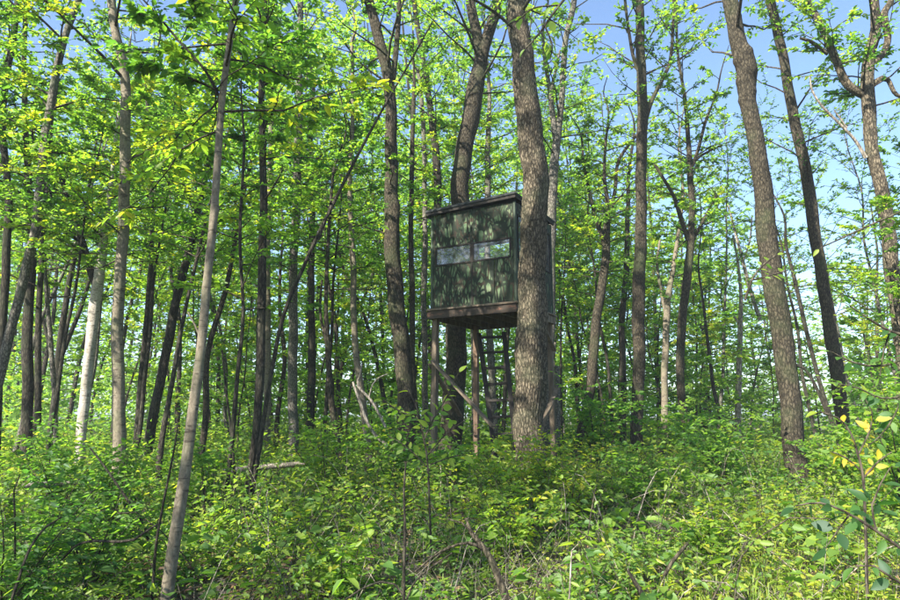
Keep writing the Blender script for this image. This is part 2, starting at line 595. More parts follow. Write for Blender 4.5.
def tree(name, label, pts, d, bark, crown=None, cat='tree', limbs=(), dtop=None, H=None, segs=14, rough=0.07, ridge=0.0,
         flare=0.25, group=None, step=0.3, bumps=(), seed=None, slim=0.92):
    seed = rng.uniform(0, 50) if seed is None else seed
    w = pix_path(pts, d, dtop)
    # down to the ground
    b = w[0].copy()
    down = w[0] - w[1]
    lean = down[:2] / max(abs(down[2]), 0.3)
    gzb = float(gz(b[0], b[1])) - 0.12
    if b[2] > gzb:
        dz = b[2] - gzb
        nb = np.array((b[0] + lean[0] * dz, b[1] + lean[1] * dz, gzb, b[3] * (1 + flare * 0.8)))
        w = np.vstack([nb, w])
    if H and w[-1][2] < H:
        e = w[-1].copy()
        dirv = unit((w[-1] - w[-2])[:3])
        dirv = unit(dirv + np.array((0, 0, 0.6)))
        n = 3
        for i in range(1, n + 1):
            p = e[:3] + dirv * (H - e[2]) * i / n + rng.normal(0, 0.12, 3)
            w = np.vstack([w, (*p, max(0.012, e[3] * (1 - 0.85 * i / n)))])
    s = catmull(w, step)
    s[:, 3] = np.maximum(s[:, 3] * slim, 0.006)
    k = max(2, int(0.5 / step))
    s[:k, 3] *= 1 + flare * np.linspace(1, 0, k) ** 2
    path = s[:, :3]
    if rough:
        ph = rng.uniform(0, 6, 4)
        zz = path[:, 2]
        amp = 0.12 * s[:, 3]
        path = path + np.stack([amp * (np.sin(zz * 2.1 + ph[0]) + 0.5 * np.sin(zz * 5.3 + ph[1])),
                                amp * np.sin(zz * 2.6 + ph[2]), zz * 0], 1)
    org = path[0].copy()
    root = empty(name, org, label, cat, group)
    g = Geo()
    tube(g, path, s[:, 3], segs, 0, rough, ridge, seed, bumps=bumps)
    part('trunk', g.mesh('trunk', [BARK[bark]], origin=org), root)
    for lb in limbs:
        lw = pix_path(lb['pts'], lb.get('d', d), lb.get('dt'))
        if lb.get('up'):
            e = lw[-1].copy()
            dirv = unit(unit((lw[-1] - lw[-2])[:3]) + np.array((0, 0, 0.3)))
            for i in (1, 2):
                lw = np.vstack([lw, (*(e[:3] + dirv * lb['up'] * i / 2 + rng.normal(0, 0.1, 3)), max(0.008, e[3] * (1 - .42 * i)))])
        ls = catmull(lw, step)
        lg = Geo()
        tube(lg, ls[:, :3], np.maximum(ls[:, 3] * slim, 0.005), max(6, segs // 2 + 1), 0, rough, ridge, seed + 3)
        part('limb', lg.mesh('limb', [BARK[lb.get('bark', bark)]], origin=org), root)
        if lb.get('crown'):
            lb['_geo'] = (ls[:, :3], ls[:, 3], lb['crown'])
    cg = Geo()
    if crown:
        for c in (crown if isinstance(crown, (list, tuple)) else [crown]):
            c.setdefault('D', d)
            crown_on(cg, path, s[:, 3], c, c.get('dir'))
    for lb in limbs:
        if '_geo' in lb:
            c = lb['_geo'][2]
            c.setdefault('D', d)
            crown_on(cg, lb['_geo'][0], lb['_geo'][1], c, c.get('dir'))
    if cg.n:
        part('crown', cg.mesh('crown', [LEAF, BARK['twig']], origin=org), root)
    return root, path, s[:, 3]


# ---- the trees that can be told apart -------------------------------------------------
def CAN(**k):       # high canopy
    b = dict(z=(6.0, 15), n=18, len=2.8, tw=13, per=9, L=0.105, tint=0.55, elev=(0.15, 0.8))
    b.update(k)
    return b


def UND(**k):       # layered sprays from low down
    b = dict(z=(2.2, 9), n=26, len=1.8, tw=13, per=10, L=0.097, tint=0.58, elev=(-0.05, 0.45))
    b.update(k)
    return b


tree('main_tree', 'thick furrowed trunk standing in front of the camouflaged hunting blind',
     [(532, 455, 33), (530, 400, 32), (530, 340, 32), (532.5, 300, 29), (534, 255, 27.5), (534, 187, 27.5), (530.5, 130, 26), (527, 92, 24), (521, 50, 21.5), (516, 0, 20)],
     10.9, 'big', CAN(z=(8.2, 16), n=20, len=3.2, L=0.11), H=17, segs=120, rough=0.05, ridge=0.06, step=0.04, flare=0.3, slim=0.93)
tree('forked_tree', 'dark trunk rising behind the blind roof and forking near the top',
     [(451, 470, 26), (454, 390, 24), (457, 300, 22), (460, 200, 20), (466, 140, 19), (475, 90, 18), (483, 55, 13), (490, 28, 12), (498, 0, 11)],
     14.6, 'brown', CAN(z=(9, 17), n=24, len=3.0, tint=0.55), H=18, segs=24, rough=0.06, ridge=0.03, step=0.12,
     limbs=[dict(pts=[(476, 92, 13), (480, 62, 12), (477, 35, 11), (470, 0, 10)], up=4, crown=CAN(z=(9, 15), n=14))])
tree('old_tree', 'stout dark trunk with a swollen burr, rightmost of the thick trunks with visible base',
     [(798, 486, 29), (795, 450, 27), (790, 400, 26), (778, 310, 25), (768, 240, 24), (757, 150, 21), (745, 75, 19), (730, 0, 18)],
     11.0, 'brown', CAN(z=(8.0, 17), n=26, len=2.8, pk=.7), H=17, segs=72, rough=0.05, ridge=0.05, step=0.06, flare=0.3, slim=0.76,
     bumps=[(7.55, 3.6, 0.09, 0.3), (7.75, 2.2, 0.07, 0.3), (7.3, 4.6, 0.06, 0.3)] + [(7.0 + 0.13 * i, (i * 2.1) % 6.28, 0.035, 0.07) for i in range(9)])
tree('leaning_tree', 'tall brown trunk leaning up beside the stout burred trunk at the right',
     [(846, 462, 14), (837, 370, 13.5), (825, 300, 12.5), (812, 210, 12), (797, 130, 10.5), (785, 70, 10), (771, 0, 9)],
     14, 'brown', CAN(z=(6, 17), n=30, len=1.9, per=7, L=.10, pk=.6), H=18, segs=28, ridge=0.03, step=0.12)
tree('gnarled_tree', 'gnarled mossy trunk with twisted limbs at the right edge against sky',
     [(908, 400, 15), (900, 330, 14), (893, 280, 14), (885, 205, 13.5), (872, 150, 13), (868, 100, 13), (869, 60, 11), (876, 30, 10), (874, 0, 8)],
     12, 'big', CAN(z=(7.5, 14), n=16, len=2.0, tint=0.6, pk=1.2), H=13.5, segs=40, rough=0.1, ridge=0.05, step=0.08,
     limbs=[dict(pts=[(868, 96, 9), (858, 92, 9), (846, 82, 8), (836, 60, 7.5), (822, 28, 7), (808, 0, 6)], up=2.5, crown=CAN(z=(7, 12), n=24, len=1.6, tw=12, pk=.4)),
            dict(pts=[(828, 54, 4), (812, 42, 3.5), (800, 38, 2.5)], crown=CAN(z=(7, 10), n=5, len=.8)),
            dict(pts=[(871, 64, 6), (882, 55, 6), (888, 38, 6.5), (884, 15, 7), (891, 0, 6)], up=1.5),
            dict(pts=[(873, 84, 6), (882, 78, 6), (888, 80, 5), (897, 95, 4), (915, 98, 3)]),
            dict(pts=[(866, 158, 4), (855, 140, 3), (838, 122, 2.6), (822, 106, 2.4), (812, 90, 2), (810, 76, 1.5)], bark='dead'),
            dict(pts=[(847, 128, 2), (840, 118, 1.6), (834, 110, 1.2)], bark='dead')])
tree('straight_tree', 'straight dark trunk with two thin upswept limbs in the gap right of the blind',
     [(637, 488, 14), (638, 400, 13), (639, 300, 13), (641, 200, 12), (642, 100, 10.5), (639, 0, 9)],
     15, 'brown', CAN(z=(9.5, 17), n=18, len=2.4, pk=1.1), H=18, segs=28, ridge=0.03, step=0.12,
     limbs=[dict(pts=[(645, 122, 5), (652, 100, 4.5), (664, 76, 4), (671, 55, 3.5), (674, 0, 3)], up=2.5, crown=CAN(z=(9, 12), n=10, len=1.4)),
            dict(pts=[(640, 75, 4), (633, 55, 3.5), (628, 25, 3), (625, 0, 3)], up=2.5, crown=CAN(z=(9, 12), n=10, len=1.4))])
tree('crooked_tree', 'crooked trunk forking into thin upright stems against the sky, right of the straight trunk',
     [(687, 430, 9), (681, 390, 9), (681, 340, 9), (684, 300, 8.5), (690, 255, 8.5), (692, 215, 7), (690, 180, 6.5), (689, 145, 5), (685, 100, 3.5), (678, 55, 3), (676, 0, 2.4)],
     16, 'brown', CAN(z=(7.0, 13.5), n=30, len=1.7, tw=12, per=7, L=.10, pk=.4), H=13, segs=16, step=0.15,
     limbs=[dict(pts=[(688, 240, 5), (680, 215, 5), (673, 195, 4), (655, 165, 3)], crown=CAN(z=(6, 9), n=6, len=1.2)),
            dict(pts=[(690, 172, 4), (698, 150, 3.6), (706, 120, 3), (716, 95, 2.4)], up=1.5, crown=CAN(z=(7, 11), n=9, len=1.2)),
            dict(pts=[(690, 165, 4), (702, 155, 2.6), (722, 145, 2)], crown=CAN(z=(7, 9), n=5, len=1)),
            dict(pts=[(693, 240, 4), (706, 215, 3), (717, 195, 2.5)], crown=CAN(z=(6, 9), n=6, len=1.2))])
tree('slender_tree', 'leaning trunk with a forked top in the foliage just right of the blind',
     [(576, 455, 10), (587, 405, 10), (593, 360, 10.5), (598, 310, 10), (605, 262, 9), (607, 232, 7.5), (608, 205, 5), (604, 175, 3.5), (606, 140, 3)],
     17, 'brown', UND(z=(5, 10), n=24, len=1.8, L=.11), H=11, segs=16, step=0.15,
     limbs=[dict(pts=[(605, 245, 6), (597, 222, 5), (590, 195, 4), (584, 165, 3)], up=1.5, crown=UND(z=(6, 9.5), n=10)),
            dict(pts=[(607, 225, 5), (615, 190, 4), (619, 160, 3.5), (640, 130, 2.5)], up=1.5, crown=UND(z=(6, 9.5), n=10))])
tree('twin_stem_tree', 'pale twin-stemmed tree behind the thick furrowed trunk of the blind',
     [(549, 330, 12), (551, 250, 11), (552, 190, 10), (556, 150, 9), (560, 120, 7), (563, 70, 6.5), (567, 35, 6), (574, 0, 6)],
     16, 'grey', CAN(z=(8, 15), n=20, len=2.0, pk=1.2), H=15.5, segs=18, step=0.15,
     limbs=[dict(pts=[(556, 142, 7), (552, 110, 6.5), (549, 85, 5), (545, 60, 4), (543, 30, 3)], up=2, crown=CAN(z=(8.5, 13), n=8, len=1.6)),
            dict(pts=[(551, 90, 4), (557, 65, 3), (560, 50, 2)])])
tree('dark_bent_tree', 'thick dark trunk left of the blind, bending left and forking high up',
     [(409, 475, 18), (405, 400, 19), (399, 320, 18), (392, 250, 16.5), (391, 200, 15), (392, 150, 14), (389, 90, 12), (380, 40, 11), (369, 0, 10)],
     13, 'brown', [CAN(z=(8, 16), n=22, len=2.6, tint=0.5), UND(z=(5, 8), n=8, len=1.6)], H=16.5, segs=28, ridge=0.025, step=0.12, rough=0.08,
     bumps=[(5.6, 3.0, 0.05, 0.12)],
     limbs=[dict(pts=[(393, 80, 6), (397, 40, 5.5), (399, 0, 5)], up=3, crown=CAN(z=(9, 13), n=8))])
tree('grey_tree', 'straight grey trunk with a kink near the top, beside the white birch',
     [(119, 445, 14), (118, 400, 13), (118, 330, 12.5), (121, 260, 11.5), (124, 200, 11), (126, 150, 10.5), (125, 90, 10), (122, 60, 10), (116, 35, 9), (112, 0, 9)],
     10.5, 'pale', [CAN(z=(7, 14), n=18, len=2.4), UND(z=(4.4, 7), n=9, len=1.5, L=.1)], H=14, segs=24, step=0.12, rough=0.06,
     bumps=[(6.45, 1.2, .03, .1)])
tree('birch_tree', 'white birch with a forked leaning top, left of the straight grey trunk',
     [(80, 450, 11), (85, 400, 11), (89, 360, 11), (94, 310, 11), (98, 280, 11), (103, 250, 9), (107, 215, 6), (112, 170, 4.5), (118, 120, 3.5)],
     13.5, 'birch', UND(z=(5, 10), n=20, len=1.6), H=10, segs=20, step=0.12,
     limbs=[dict(pts=[(96, 285, 8), (88, 262, 8), (80, 235, 7), (70, 205, 6), (62, 180, 5), (50, 150, 4)], up=2, bark='dark', crown=UND(z=(4.5, 9), n=14)),
            dict(pts=[(78, 240, 4), (62, 228, 3), (54, 205, 2.6), (48, 185, 2)], bark='dark', crown=UND(z=(4.5, 7), n=5))])
tree('pale_sapling', 'slim pale leaning trunk nearest the camera in the left foreground',
     [(164, 612, 16), (171, 560, 15), (179, 510, 14), (187, 460, 13), (194, 410, 12), (201, 350, 11), (207, 280, 10.5), (213, 220, 10), (219, 140, 9), (225, 75, 8), (236, 0, 7)],
     5.2, 'pale', [UND(z=(3.9, 7), n=20, len=1.6, L=.09, fine=True, tw=12, per=9, tint=.66), CAN(z=(5.4, 9.4), n=22, len=2.0, L=.10)], H=9.6, segs=20, step=0.08, rough=0.10, slim=0.8,
     bumps=[(1.1, 2.0, .012, .05), (1.9, 4.0, .014, .06), (2.6, 1.0, .012, .05), (3.3, 3.0, .012, .05)],
     limbs=[dict(pts=[(221, 100, 4), (205, 70, 3.5), (180, 42, 3), (160, 18, 2.6), (140, -4, 2)], bark='dark', crown=UND(z=(3.5, 7), n=10, len=1.0, L=.085, fine=True)),
            dict(pts=[(203, 345, 3), (195, 325, 2.5), (188, 312, 2)], bark='pale')])
tree('dark_straight_tree', 'straight dark slender trunk with twin foot, left of the leaning pole',
     [(246, 508, 8), (252, 460, 8), (257, 420, 9), (260, 360, 9.5), (262, 300, 9), (263, 200, 8), (262, 100, 7), (263, 40, 6), (264, 0, 6)],
     9.2, 'dark', [UND(z=(4.6, 9), n=22, len=1.6, L=.09, tw=11), CAN(z=(6.5, 11), n=24, len=2.2)], H=11.5, segs=16, step=0.12, rough=0.09,
     limbs=[dict(pts=[(264, 85, 3), (276, 78, 2.6), (292, 73, 2)], crown=UND(z=(4, 8), n=4, len=.8)),
            dict(pts=[(259, 80, 3), (248, 62, 2.4), (236, 48, 2)], crown=UND(z=(4, 9), n=4, len=.8))])
tree('leaning_pole_tree', 'thin dark dead pole leaning far right across the leaves left of the blind',
     [(250, 505, 5.2), (262, 430, 5), (272, 370, 4.8), (284, 315, 4.6), (302, 270, 4.4), (330, 210, 4), (358, 155, 3.2), (385, 105, 2.6), (410, 62, 2), (432, 22, 1.5)],
     8.8, 'dark', None, segs=10, step=0.15, rough=0.04,
     limbs=[dict(pts=[(318, 240, 3), (328, 215, 2.4), (331, 200, 2)])])
tree('thin_tree', 'pair of thin dark stems at the foot of the straight dark slender trunk',
     [(224, 505, 5), (229, 470, 5), (234, 420, 5), (238, 370, 4.5), (243, 310, 4), (240, 240, 3.6), (244, 150, 3)],
     9.0, 'dark', UND(z=(2.8, 6.5), n=16, len=1.2, L=.09), H=7, segs=10, step=0.15,
     limbs=[dict(pts=[(236, 508, 3), (234, 470, 3), (231, 430, 3), (226, 390, 2.4), (222, 350, 2)])])
tree('upright_tree', 'upright grey-brown trunk between the leaning pole and the straight slender trunk',
     [(293, 425, 11), (293, 370, 10), (293, 290, 9.5), (296, 210, 9), (299, 130, 8.5), (299, 60, 7), (300, 0, 6)],
     16, 'grey', [CAN(z=(7, 16), n=24, len=2.4), UND(z=(4.6, 9), n=12, len=1.8)], H=16.5, segs=16, step=0.15)
tree('snaking_tree', 'thin snaking brown trunk under the leaning pole with a forked middle',
     [(337, 440, 7), (332, 410, 7), (329, 370, 6.5), (328, 345, 6), (326, 310, 4.5), (327, 260, 4), (330, 215, 3.5), (334, 170, 3)],
     13, 'brown', UND(z=(4.5, 8), n=20, len=1.4), H=8.5, segs=12, step=0.15,
     limbs=[dict(pts=[(328, 348, 4), (323, 328, 3.4), (320, 310, 3), (322, 280, 2.4)])])
tree('pale_crooked_tree', 'pale crooked slender trunk between the leaning pole and the thick dark trunk',
     [(367, 440, 8), (362, 400, 8), (357, 360, 7), (354, 320, 6.5), (353, 270, 6.5), (351, 220, 6), (350, 170, 5), (353, 100, 4), (352, 40, 3.5)],
     14, 'pale', UND(z=(4.5, 11), n=22, len=1.6, pk=1.3), H=11.5, segs=14, step=0.15)
tree('leaning_left_tree', 'grey-brown trunk leaning right across the far left edge of the wood',
     [(-6, 400, 10), (4, 360, 10), (15, 315, 10), (25, 270, 9.5), (36, 225, 9), (42, 180, 9), (46, 130, 9), (56, 75, 8), (66, 35, 7), (78, 0, 7)],
     11, 'grey', [CAN(z=(6, 13), n=20, len=2.2), UND(z=(4.4, 7), n=10, len=1.5)], H=13, segs=18, step=0.12)
tree('twin_dark_tree', 'dark double trunk near the left edge, left of the white birch',
     [(27, 420, 11), (27, 370, 11), (29, 310, 10), (32, 260, 8), (30, 200, 7), (26, 140, 6), (24, 60, 5), (28, 0, 5)],
     13, 'dark', [UND(z=(5.2, 11), n=26, len=1.8)], H=13, segs=16, step=0.15,
     limbs=[dict(pts=[(38, 425, 7), (38, 370, 7), (39, 310, 6), (42, 240, 5), (40, 170, 4)], up=2, crown=UND(z=(4, 8), n=10))])
tree('thin_pale_tree', 'thin pale stem between the dark double trunk and the white birch',
     [(55, 420, 5), (53, 370, 5), (50, 330, 5), (46, 290, 4.5), (44, 240, 4), (47, 180, 3.5), (53, 110, 3)],
     14, 'grey', UND(z=(4, 9), n=16, len=1.4), H=10, segs=10, step=0.15)
tree('dark_leaning_tree', 'dark trunk leaning right behind the slim pale foreground trunk',
     [(152, 425, 10), (159, 390, 10), (167, 345, 10), (177, 300, 9), (188, 255, 8), (197, 215, 7), (208, 160, 6), (214, 90, 5)],
     15, 'dark', [UND(z=(5.5, 12), n=26, len=1.8)], H=13, segs=14, step=0.15)
tree('edge_tree', 'dark slender trunk cut by the left edge of the picture',
     [(2, 330, 8), (6, 260, 8), (9, 200, 7.5), (2, 130, 7), (6, 80, 7), (13, 40, 6), (18, 0, 6)],
     12, 'dark', [CAN(z=(5, 13), n=24, len=2.0)], H=13, segs=14, step=0.15)
tree('dark_far_tree', 'short dark trunk standing between the upright trunk and the snaking trunk',
     [(310, 440, 9), (311, 390, 8.5), (312, 330, 8), (311, 270, 7), (313, 200, 6), (310, 120, 5)],
     18, 'dark', [UND(z=(6.5, 13), n=26, len=2.0, L=.105)], H=14, segs=12, step=0.2)
tree('sunlit_far_tree', 'sunlit pale trunk touching the straight dark slender trunk from behind',
     [(267, 440, 8), (267, 390, 8), (268, 340, 7.5), (267, 280, 6.5), (269, 200, 6), (272, 110, 5)],
     17, 'pale', [UND(z=(7, 13), n=24, len=2.0, L=.105)], H=14, segs=12, step=0.2)
tree('curving_tree', 'dark trunk curving up behind the left end of the blind roof',
     [(436, 330, 8), (438, 260, 8.5), (438, 200, 8.5), (436, 160, 8), (431, 110, 7), (423, 60, 6), (414, 0, 5)],
     17.5, 'dark', [CAN(z=(7, 16), n=26, len=2.2)], H=16.5, segs=14, step=0.2)
tree('slim_tree', 'slim trunk just right of the thick dark bent trunk',
     [(413, 440, 6), (413, 380, 6), (412, 300, 6), (411, 220, 5.5), (412, 160, 5), (414, 90, 4)],
     16.5, 'brown', [UND(z=(6.5, 12), n=22, len=1.7)], H=13, segs=12, step=0.2)
tree('slim_grey_tree', 'slim grey trunk close to the left wall of the blind',
     [(426, 440, 7), (425, 380, 6.5), (424, 300, 6), (425, 230, 5.5), (424, 150, 5), (420, 80, 4)],
     18, 'grey', [UND(z=(7, 13), n=24, len=1.9, L=.105)], H=14, segs=12, step=0.2)
tree('lichen_tree', 'grey trunk visible between the ladder rails under the blind',
     [(496, 460, 8), (493, 400, 7.5), (490, 340, 7), (488, 280, 6.5), (488, 150, 6)],
     18.5, 'grey', [UND(z=(7, 14), n=22, len=2.0, L=.105)], H=15, segs=12, step=0.2)
tree('young_dark_tree', 'dark trunk in the shade between the leaning forked trunk and the straight trunk',
     [(622, 445, 8), (623, 400, 8), (622, 330, 7), (626, 270, 6), (628, 210, 5)],
     20, 'dark', [UND(z=(4.5, 11), n=24, len=2.0, L=.11)], H=12, segs=12, step=0.2)
tree('spotted_tree', 'slender trunk with pale patches between the straight trunk and the crooked trunk',
     [(664, 440, 8), (665, 400, 7.5), (665, 360, 7.5), (667, 310, 7), (673, 270, 5), (678, 235, 4)],
     18, 'pale', [UND(z=(5, 10), n=20, len=1.7, L=.105)], H=11, segs=12, step=0.2,
     limbs=[dict(pts=[(666, 315, 4), (661, 290, 3.5), (657, 265, 3), (660, 240, 2.5)])])
tree('grey_snag_tree', 'bare grey snag with a drooping top, left of the stout burred trunk',
     [(737, 455, 7), (738, 420, 6.5), (739, 370, 6), (740, 330, 5.5), (741, 300, 4), (739, 270, 3), (733, 235, 2)],
     19, 'dead', None, segs=10, step=0.2,
     limbs=[dict(pts=[(740, 325, 3), (735, 318, 2.6), (727, 312, 2)]), dict(pts=[(760, 320, 5), (752, 295, 4.5), (743, 262, 4), (736, 235, 3), (728, 205, 2)], d=21),
            dict(pts=[(743, 262, 2.4), (750, 240, 2), (752, 215, 1.4)], d=21)])
tree('thin_right_tree', 'thin dark stem rising behind the leaning trunk at the right',
     [(838, 440, 5), (822, 390, 4.5), (806, 330, 4.5), (795, 280, 4), (786, 245, 3)],
     17, 'dark', [UND(z=(4.5, 9), n=12, len=1.4, L=.11, pk=1.6)], H=9, segs=10, step=0.2,
     limbs=[dict(pts=[(828, 415, 4), (815, 385, 3.6), (804, 368, 3.4), (790, 362, 2.6)])])
tree('thin_dark_stem_tree', 'thin dark stem low between the grey snag and the crooked trunk',
     [(728, 455, 5), (722, 420, 4.5), (714, 390, 4), (708, 345, 3.4), (703, 300, 3)],
     17, 'dark', [UND(z=(2.6, 7), n=14, len=1.4, L=.11)], H=7.5, segs=8, step=0.2)
tree('left_fork_tree', 'thin dark tree with fan of low forks between the dark double trunk and birch',
     [(52, 425, 8), (56, 390, 8), (60, 345, 7), (66, 300, 6), (73, 265, 5), (85, 215, 4)],
     17, 'dark', [UND(z=(5, 10), n=20, len=1.8, L=.105)], H=11, segs=10, step=0.2,
     limbs=[dict(pts=[(58, 365, 5), (70, 335, 5), (82, 305, 4.4), (92, 270, 3.6)]), dict(pts=[(56, 375, 4), (48, 340, 4), (40, 310, 3)])])
tree('dark_thin_tree', 'dark upright stem just right of the straight grey trunk',
     [(137, 440, 7), (141, 380, 6.5), (147, 320, 6), (151, 260, 5.5), (152, 190, 5), (148, 110, 4)],
     16, 'dark', [UND(z=(6.5, 12), n=22, len=1.8, L=.105)], H=13, segs=10, step=0.2)


# ---- understorey trees: a few grown shapes, each copy a tree of its own -----------------
def grow_understory(h, nb, blen, L, tint, r0, per=9, tw=11, z0=0.22, elev=(-0.05, 0.5)):
    n = 9
    z = np.linspace(-0.15, h, n)
    xy = np.cumsum(rng.normal(0, 0.035 * h / 4, (n, 2)), 0) + np.outer(np.linspace(0, 1, n) ** 1.3, rng.normal(0, 0.09 * h, 2))
    xy -= xy[0]
    w = np.column_stack([xy, z, np.linspace(r0, 0.008, n)])
    s = catmull(w, 0.3)
    g = Geo()
    tube(g, s[:, :3], s[:, 3], 9, 0, 0.07, 0, rng.uniform(0, 9))
    c = Geo()
    crown_on(c, s[:, :3], s[:, 3], dict(z=(h * z0, h), n=nb, len=blen, tw=tw, per=per, L=L, tint=tint, prune=False, elev=elev, D=12, fine=True))
    kind = ['dark', 'brown', 'grey'][int(rng.integers(3))]
    return g.mesh('trunk', [BARK[kind]]), c.mesh('crown', [LEAF, BARK['twig']]), h


UNDER = [grow_understory(8.0, 34, 1.9, 0.098, 0.58, 0.05, 10, 13, z0=.48), grow_understory(9.5, 38, 2.1, 0.10, 0.52, 0.065, 10, 13, z0=.46),
         grow_understory(5.2, 28, 1.5, 0.095, 0.64, 0.035, 9, 12, z0=.2), grow_understory(12.0, 44, 2.4, 0.11, 0.56, 0.085, 10, 13, z0=0.42),
         grow_understory(3.4, 26, 1.2, 0.085, 0.66, 0.024, 9, 11, z0=.14), grow_understory(10.5, 40, 2.2, 0.11, 0.46, 0.075, 10, 13, z0=0.45),
         grow_understory(12.0, 40, 2.3, 0.085, 0.50, 0.07, 7, 12, z0=0.38, elev=(.2, .9)), grow_understory(9.0, 30, 2.0, 0.085, 0.52, 0.05, 7, 12, z0=0.35, elev=(.2, .9))]


def place_under(kind, u, d, sc, label, group):
    tr, cr, h = UNDER[kind]
    x = (u - 450) / FPX * d / CP * 0.985
    root = empty('understory_tree', (x, d, float(gz(x, d))), label, 'tree', group)
    root.rotation_euler = (rng.normal(0, 0.04), rng.normal(0, 0.05), rng.uniform(0, 6.28))
    root.scale = (sc * rng.uniform(.9, 1.1), sc * rng.uniform(.9, 1.1), sc)
    part('trunk', tr, root)
    part('crown', cr, root)
    return root


REG = [
    ('leafy understory tree in the thicket at the far left around the white birch', 'understory trees at the far left',
     [(-30, 9, 0, .95), (22, 15, 1, 1.0), (62, 11.5, 0, .9), (40, 20, 3, 1.0), (95, 17, 1, 1.1), (118, 22, 3, 1.1), (10, 24, 5, 1.3), (-60, 13, 1, 1.), (70, 25, 3, 1.1), (140, 13, 0, 1.0), (30, 23, 2, 1.0), (60, 21, 2, 1.3), (0, 26, 2, 1.7), (100, 26, 2, 1.7), (130, 19, 2, 1.2)]),
    ('leafy understory tree between the slim pale foreground trunk and the leaning pole', 'understory trees left of the leaning pole',
     [(168, 10.5, 0, .9), (185, 20, 3, 1.0), (205, 14, 5, 1.0), (238, 22, 1, 1.2), (280, 19, 5, 1.1), (160, 25, 3, 1.1), (225, 26, 3, 1.1), (255, 24, 2, 1.1), (190, 24, 2, 1.2), (170, 21, 2, 1.3), (215, 22, 2, 1.4), (275, 26, 2, 1.7), (240, 18, 4, 1.3)]),
    ('leafy understory tree between the leaning pole and the blind', 'understory trees left of the blind',
     [(320, 15.5, 0, 1.1), (345, 21, 3, 1.0), (398, 23, 3, 1.1), (425, 21.5, 5, 1.1), (330, 26, 3, 1.1), (372, 25, 2, 1.1), (312, 24, 2, 1.3), (350, 22, 2, 1.4), (390, 25, 2, 1.7), (420, 24, 2, 1.5), (335, 19, 4, 1.3)]),
    ('leafy understory tree behind the blind, seen around its legs and roof', 'understory trees behind the blind',
     [(470, 20, 1, 1.1), (500, 22, 3, 1.1), (455, 25, 3, 1.2), (528, 25, 2, 1.4), ]),
    ('leafy understory tree in the green gap right of the blind', 'understory trees right of the blind',
     [(560, 20, 0, 1.05), (600, 23, 0, 1.1), (578, 25, 2, 1.3), (655, 24, 0, .95), (700, 25, 2, 1.2), (635, 26, 2, 1.6), (600, 21, 2, 1.3), (560, 24, 1, 1.0), (665, 21, 2, 1.1), (690, 25, 2, 1.4), (618, 26, 1, 1.0)]),
    ('low leafy understory tree around the stout burred trunk at the right', 'understory trees at the right',
     [(730, 23, 4, 1.3), (765, 21, 4, 1.1), (812, 19, 4, 1.1), (872, 16, 4, 1.0), (905, 11.5, 2, .9), (940, 14, 0, .9), (855, 23, 2, .9), (745, 26, 2, 1.5), (785, 25, 2, 1.2), (715, 19, 4, 1.2), (885, 24, 2, 1.3)]),
]
for lab, grp, spots in REG:
    for (u, d, k, sc) in spots:
        low = k in (2, 4)
        lb_ = lab.replace('low leafy', 'leafy').replace('leafy understory tree', 'low bushy sapling' if low else 'tall thin leafy understory tree')
        place_under(k, u, d, sc, lb_, ('low saplings, ' if low else 'tall thin trees, ') + grp)


for (u, d, k, sc, lb_) in ((712, 20, 7, 1.15, 'sparse thin tree with tiny leaves between the crooked trunk and the stout burred trunk'),
                           (812, 18, 6, .85, 'sparse thin tree showing between the stout burred trunk and the leaning trunk'),
                           (852, 21, 7, 1.2, 'sparse thin tree behind the leaning trunk at the right'),
                           (610, 20, 6, .95, 'sparse thin tree with tiny leaves left of the straight dark trunk'),
                           (578, 23, 6, 1.0, 'sparse thin tree just right of the pale twin-stemmed tree'),
                           (905, 16, 7, 1.0, 'sparse thin tree behind the gnarled mossy trunk')):
    place_under(k, u, d, sc, lb_, 'sparse thin trees against the sky')


# unseen tall trees, added out of frame so their crowns shade the foreground
TALL = []
for (h, seed) in ((15, 1), (17, 2)):
    w = np.column_stack([np.cumsum(rng.normal(0, .12, (8, 2)), 0), np.linspace(-.2, h, 8), np.linspace(.2, .03, 8)])
    s_ = catmull(w, .3)
    g_ = Geo()
    tube(g_, s_[:, :3], s_[:, 3], 14, 0, .06, 0.02, seed)
    c_ = Geo()
    crown_on(c_, s_[:, :3], s_[:, 3], dict(z=(6.5, h), n=30, len=3.4, tw=14, per=9, L=.15, tint=.5, prune=False, D=8))
    TALL.append((g_.mesh('trunk', [BARK['brown']]), c_.mesh('crown', [LEAF, BARK['twig']])))
for i, (x, y) in enumerate([(-7.6, 3.0), (-11.5, 7.0), (-9.0, -3.2), (-4.7, 4.0), (-10.8, 0.6)]):
    r_ = empty('shade_tree', (x, y, float(gz(x, y))), 'unseen tall tree added beside the camera so its crown shades the foreground', 'tree', 'unseen tall trees added for shade')
    r_.rotation_euler = (0, 0, rng.uniform(0, 6.28))
    part('trunk', TALL[i % 2][0], r_)
    part('crown', TALL[i % 2][1], r_)


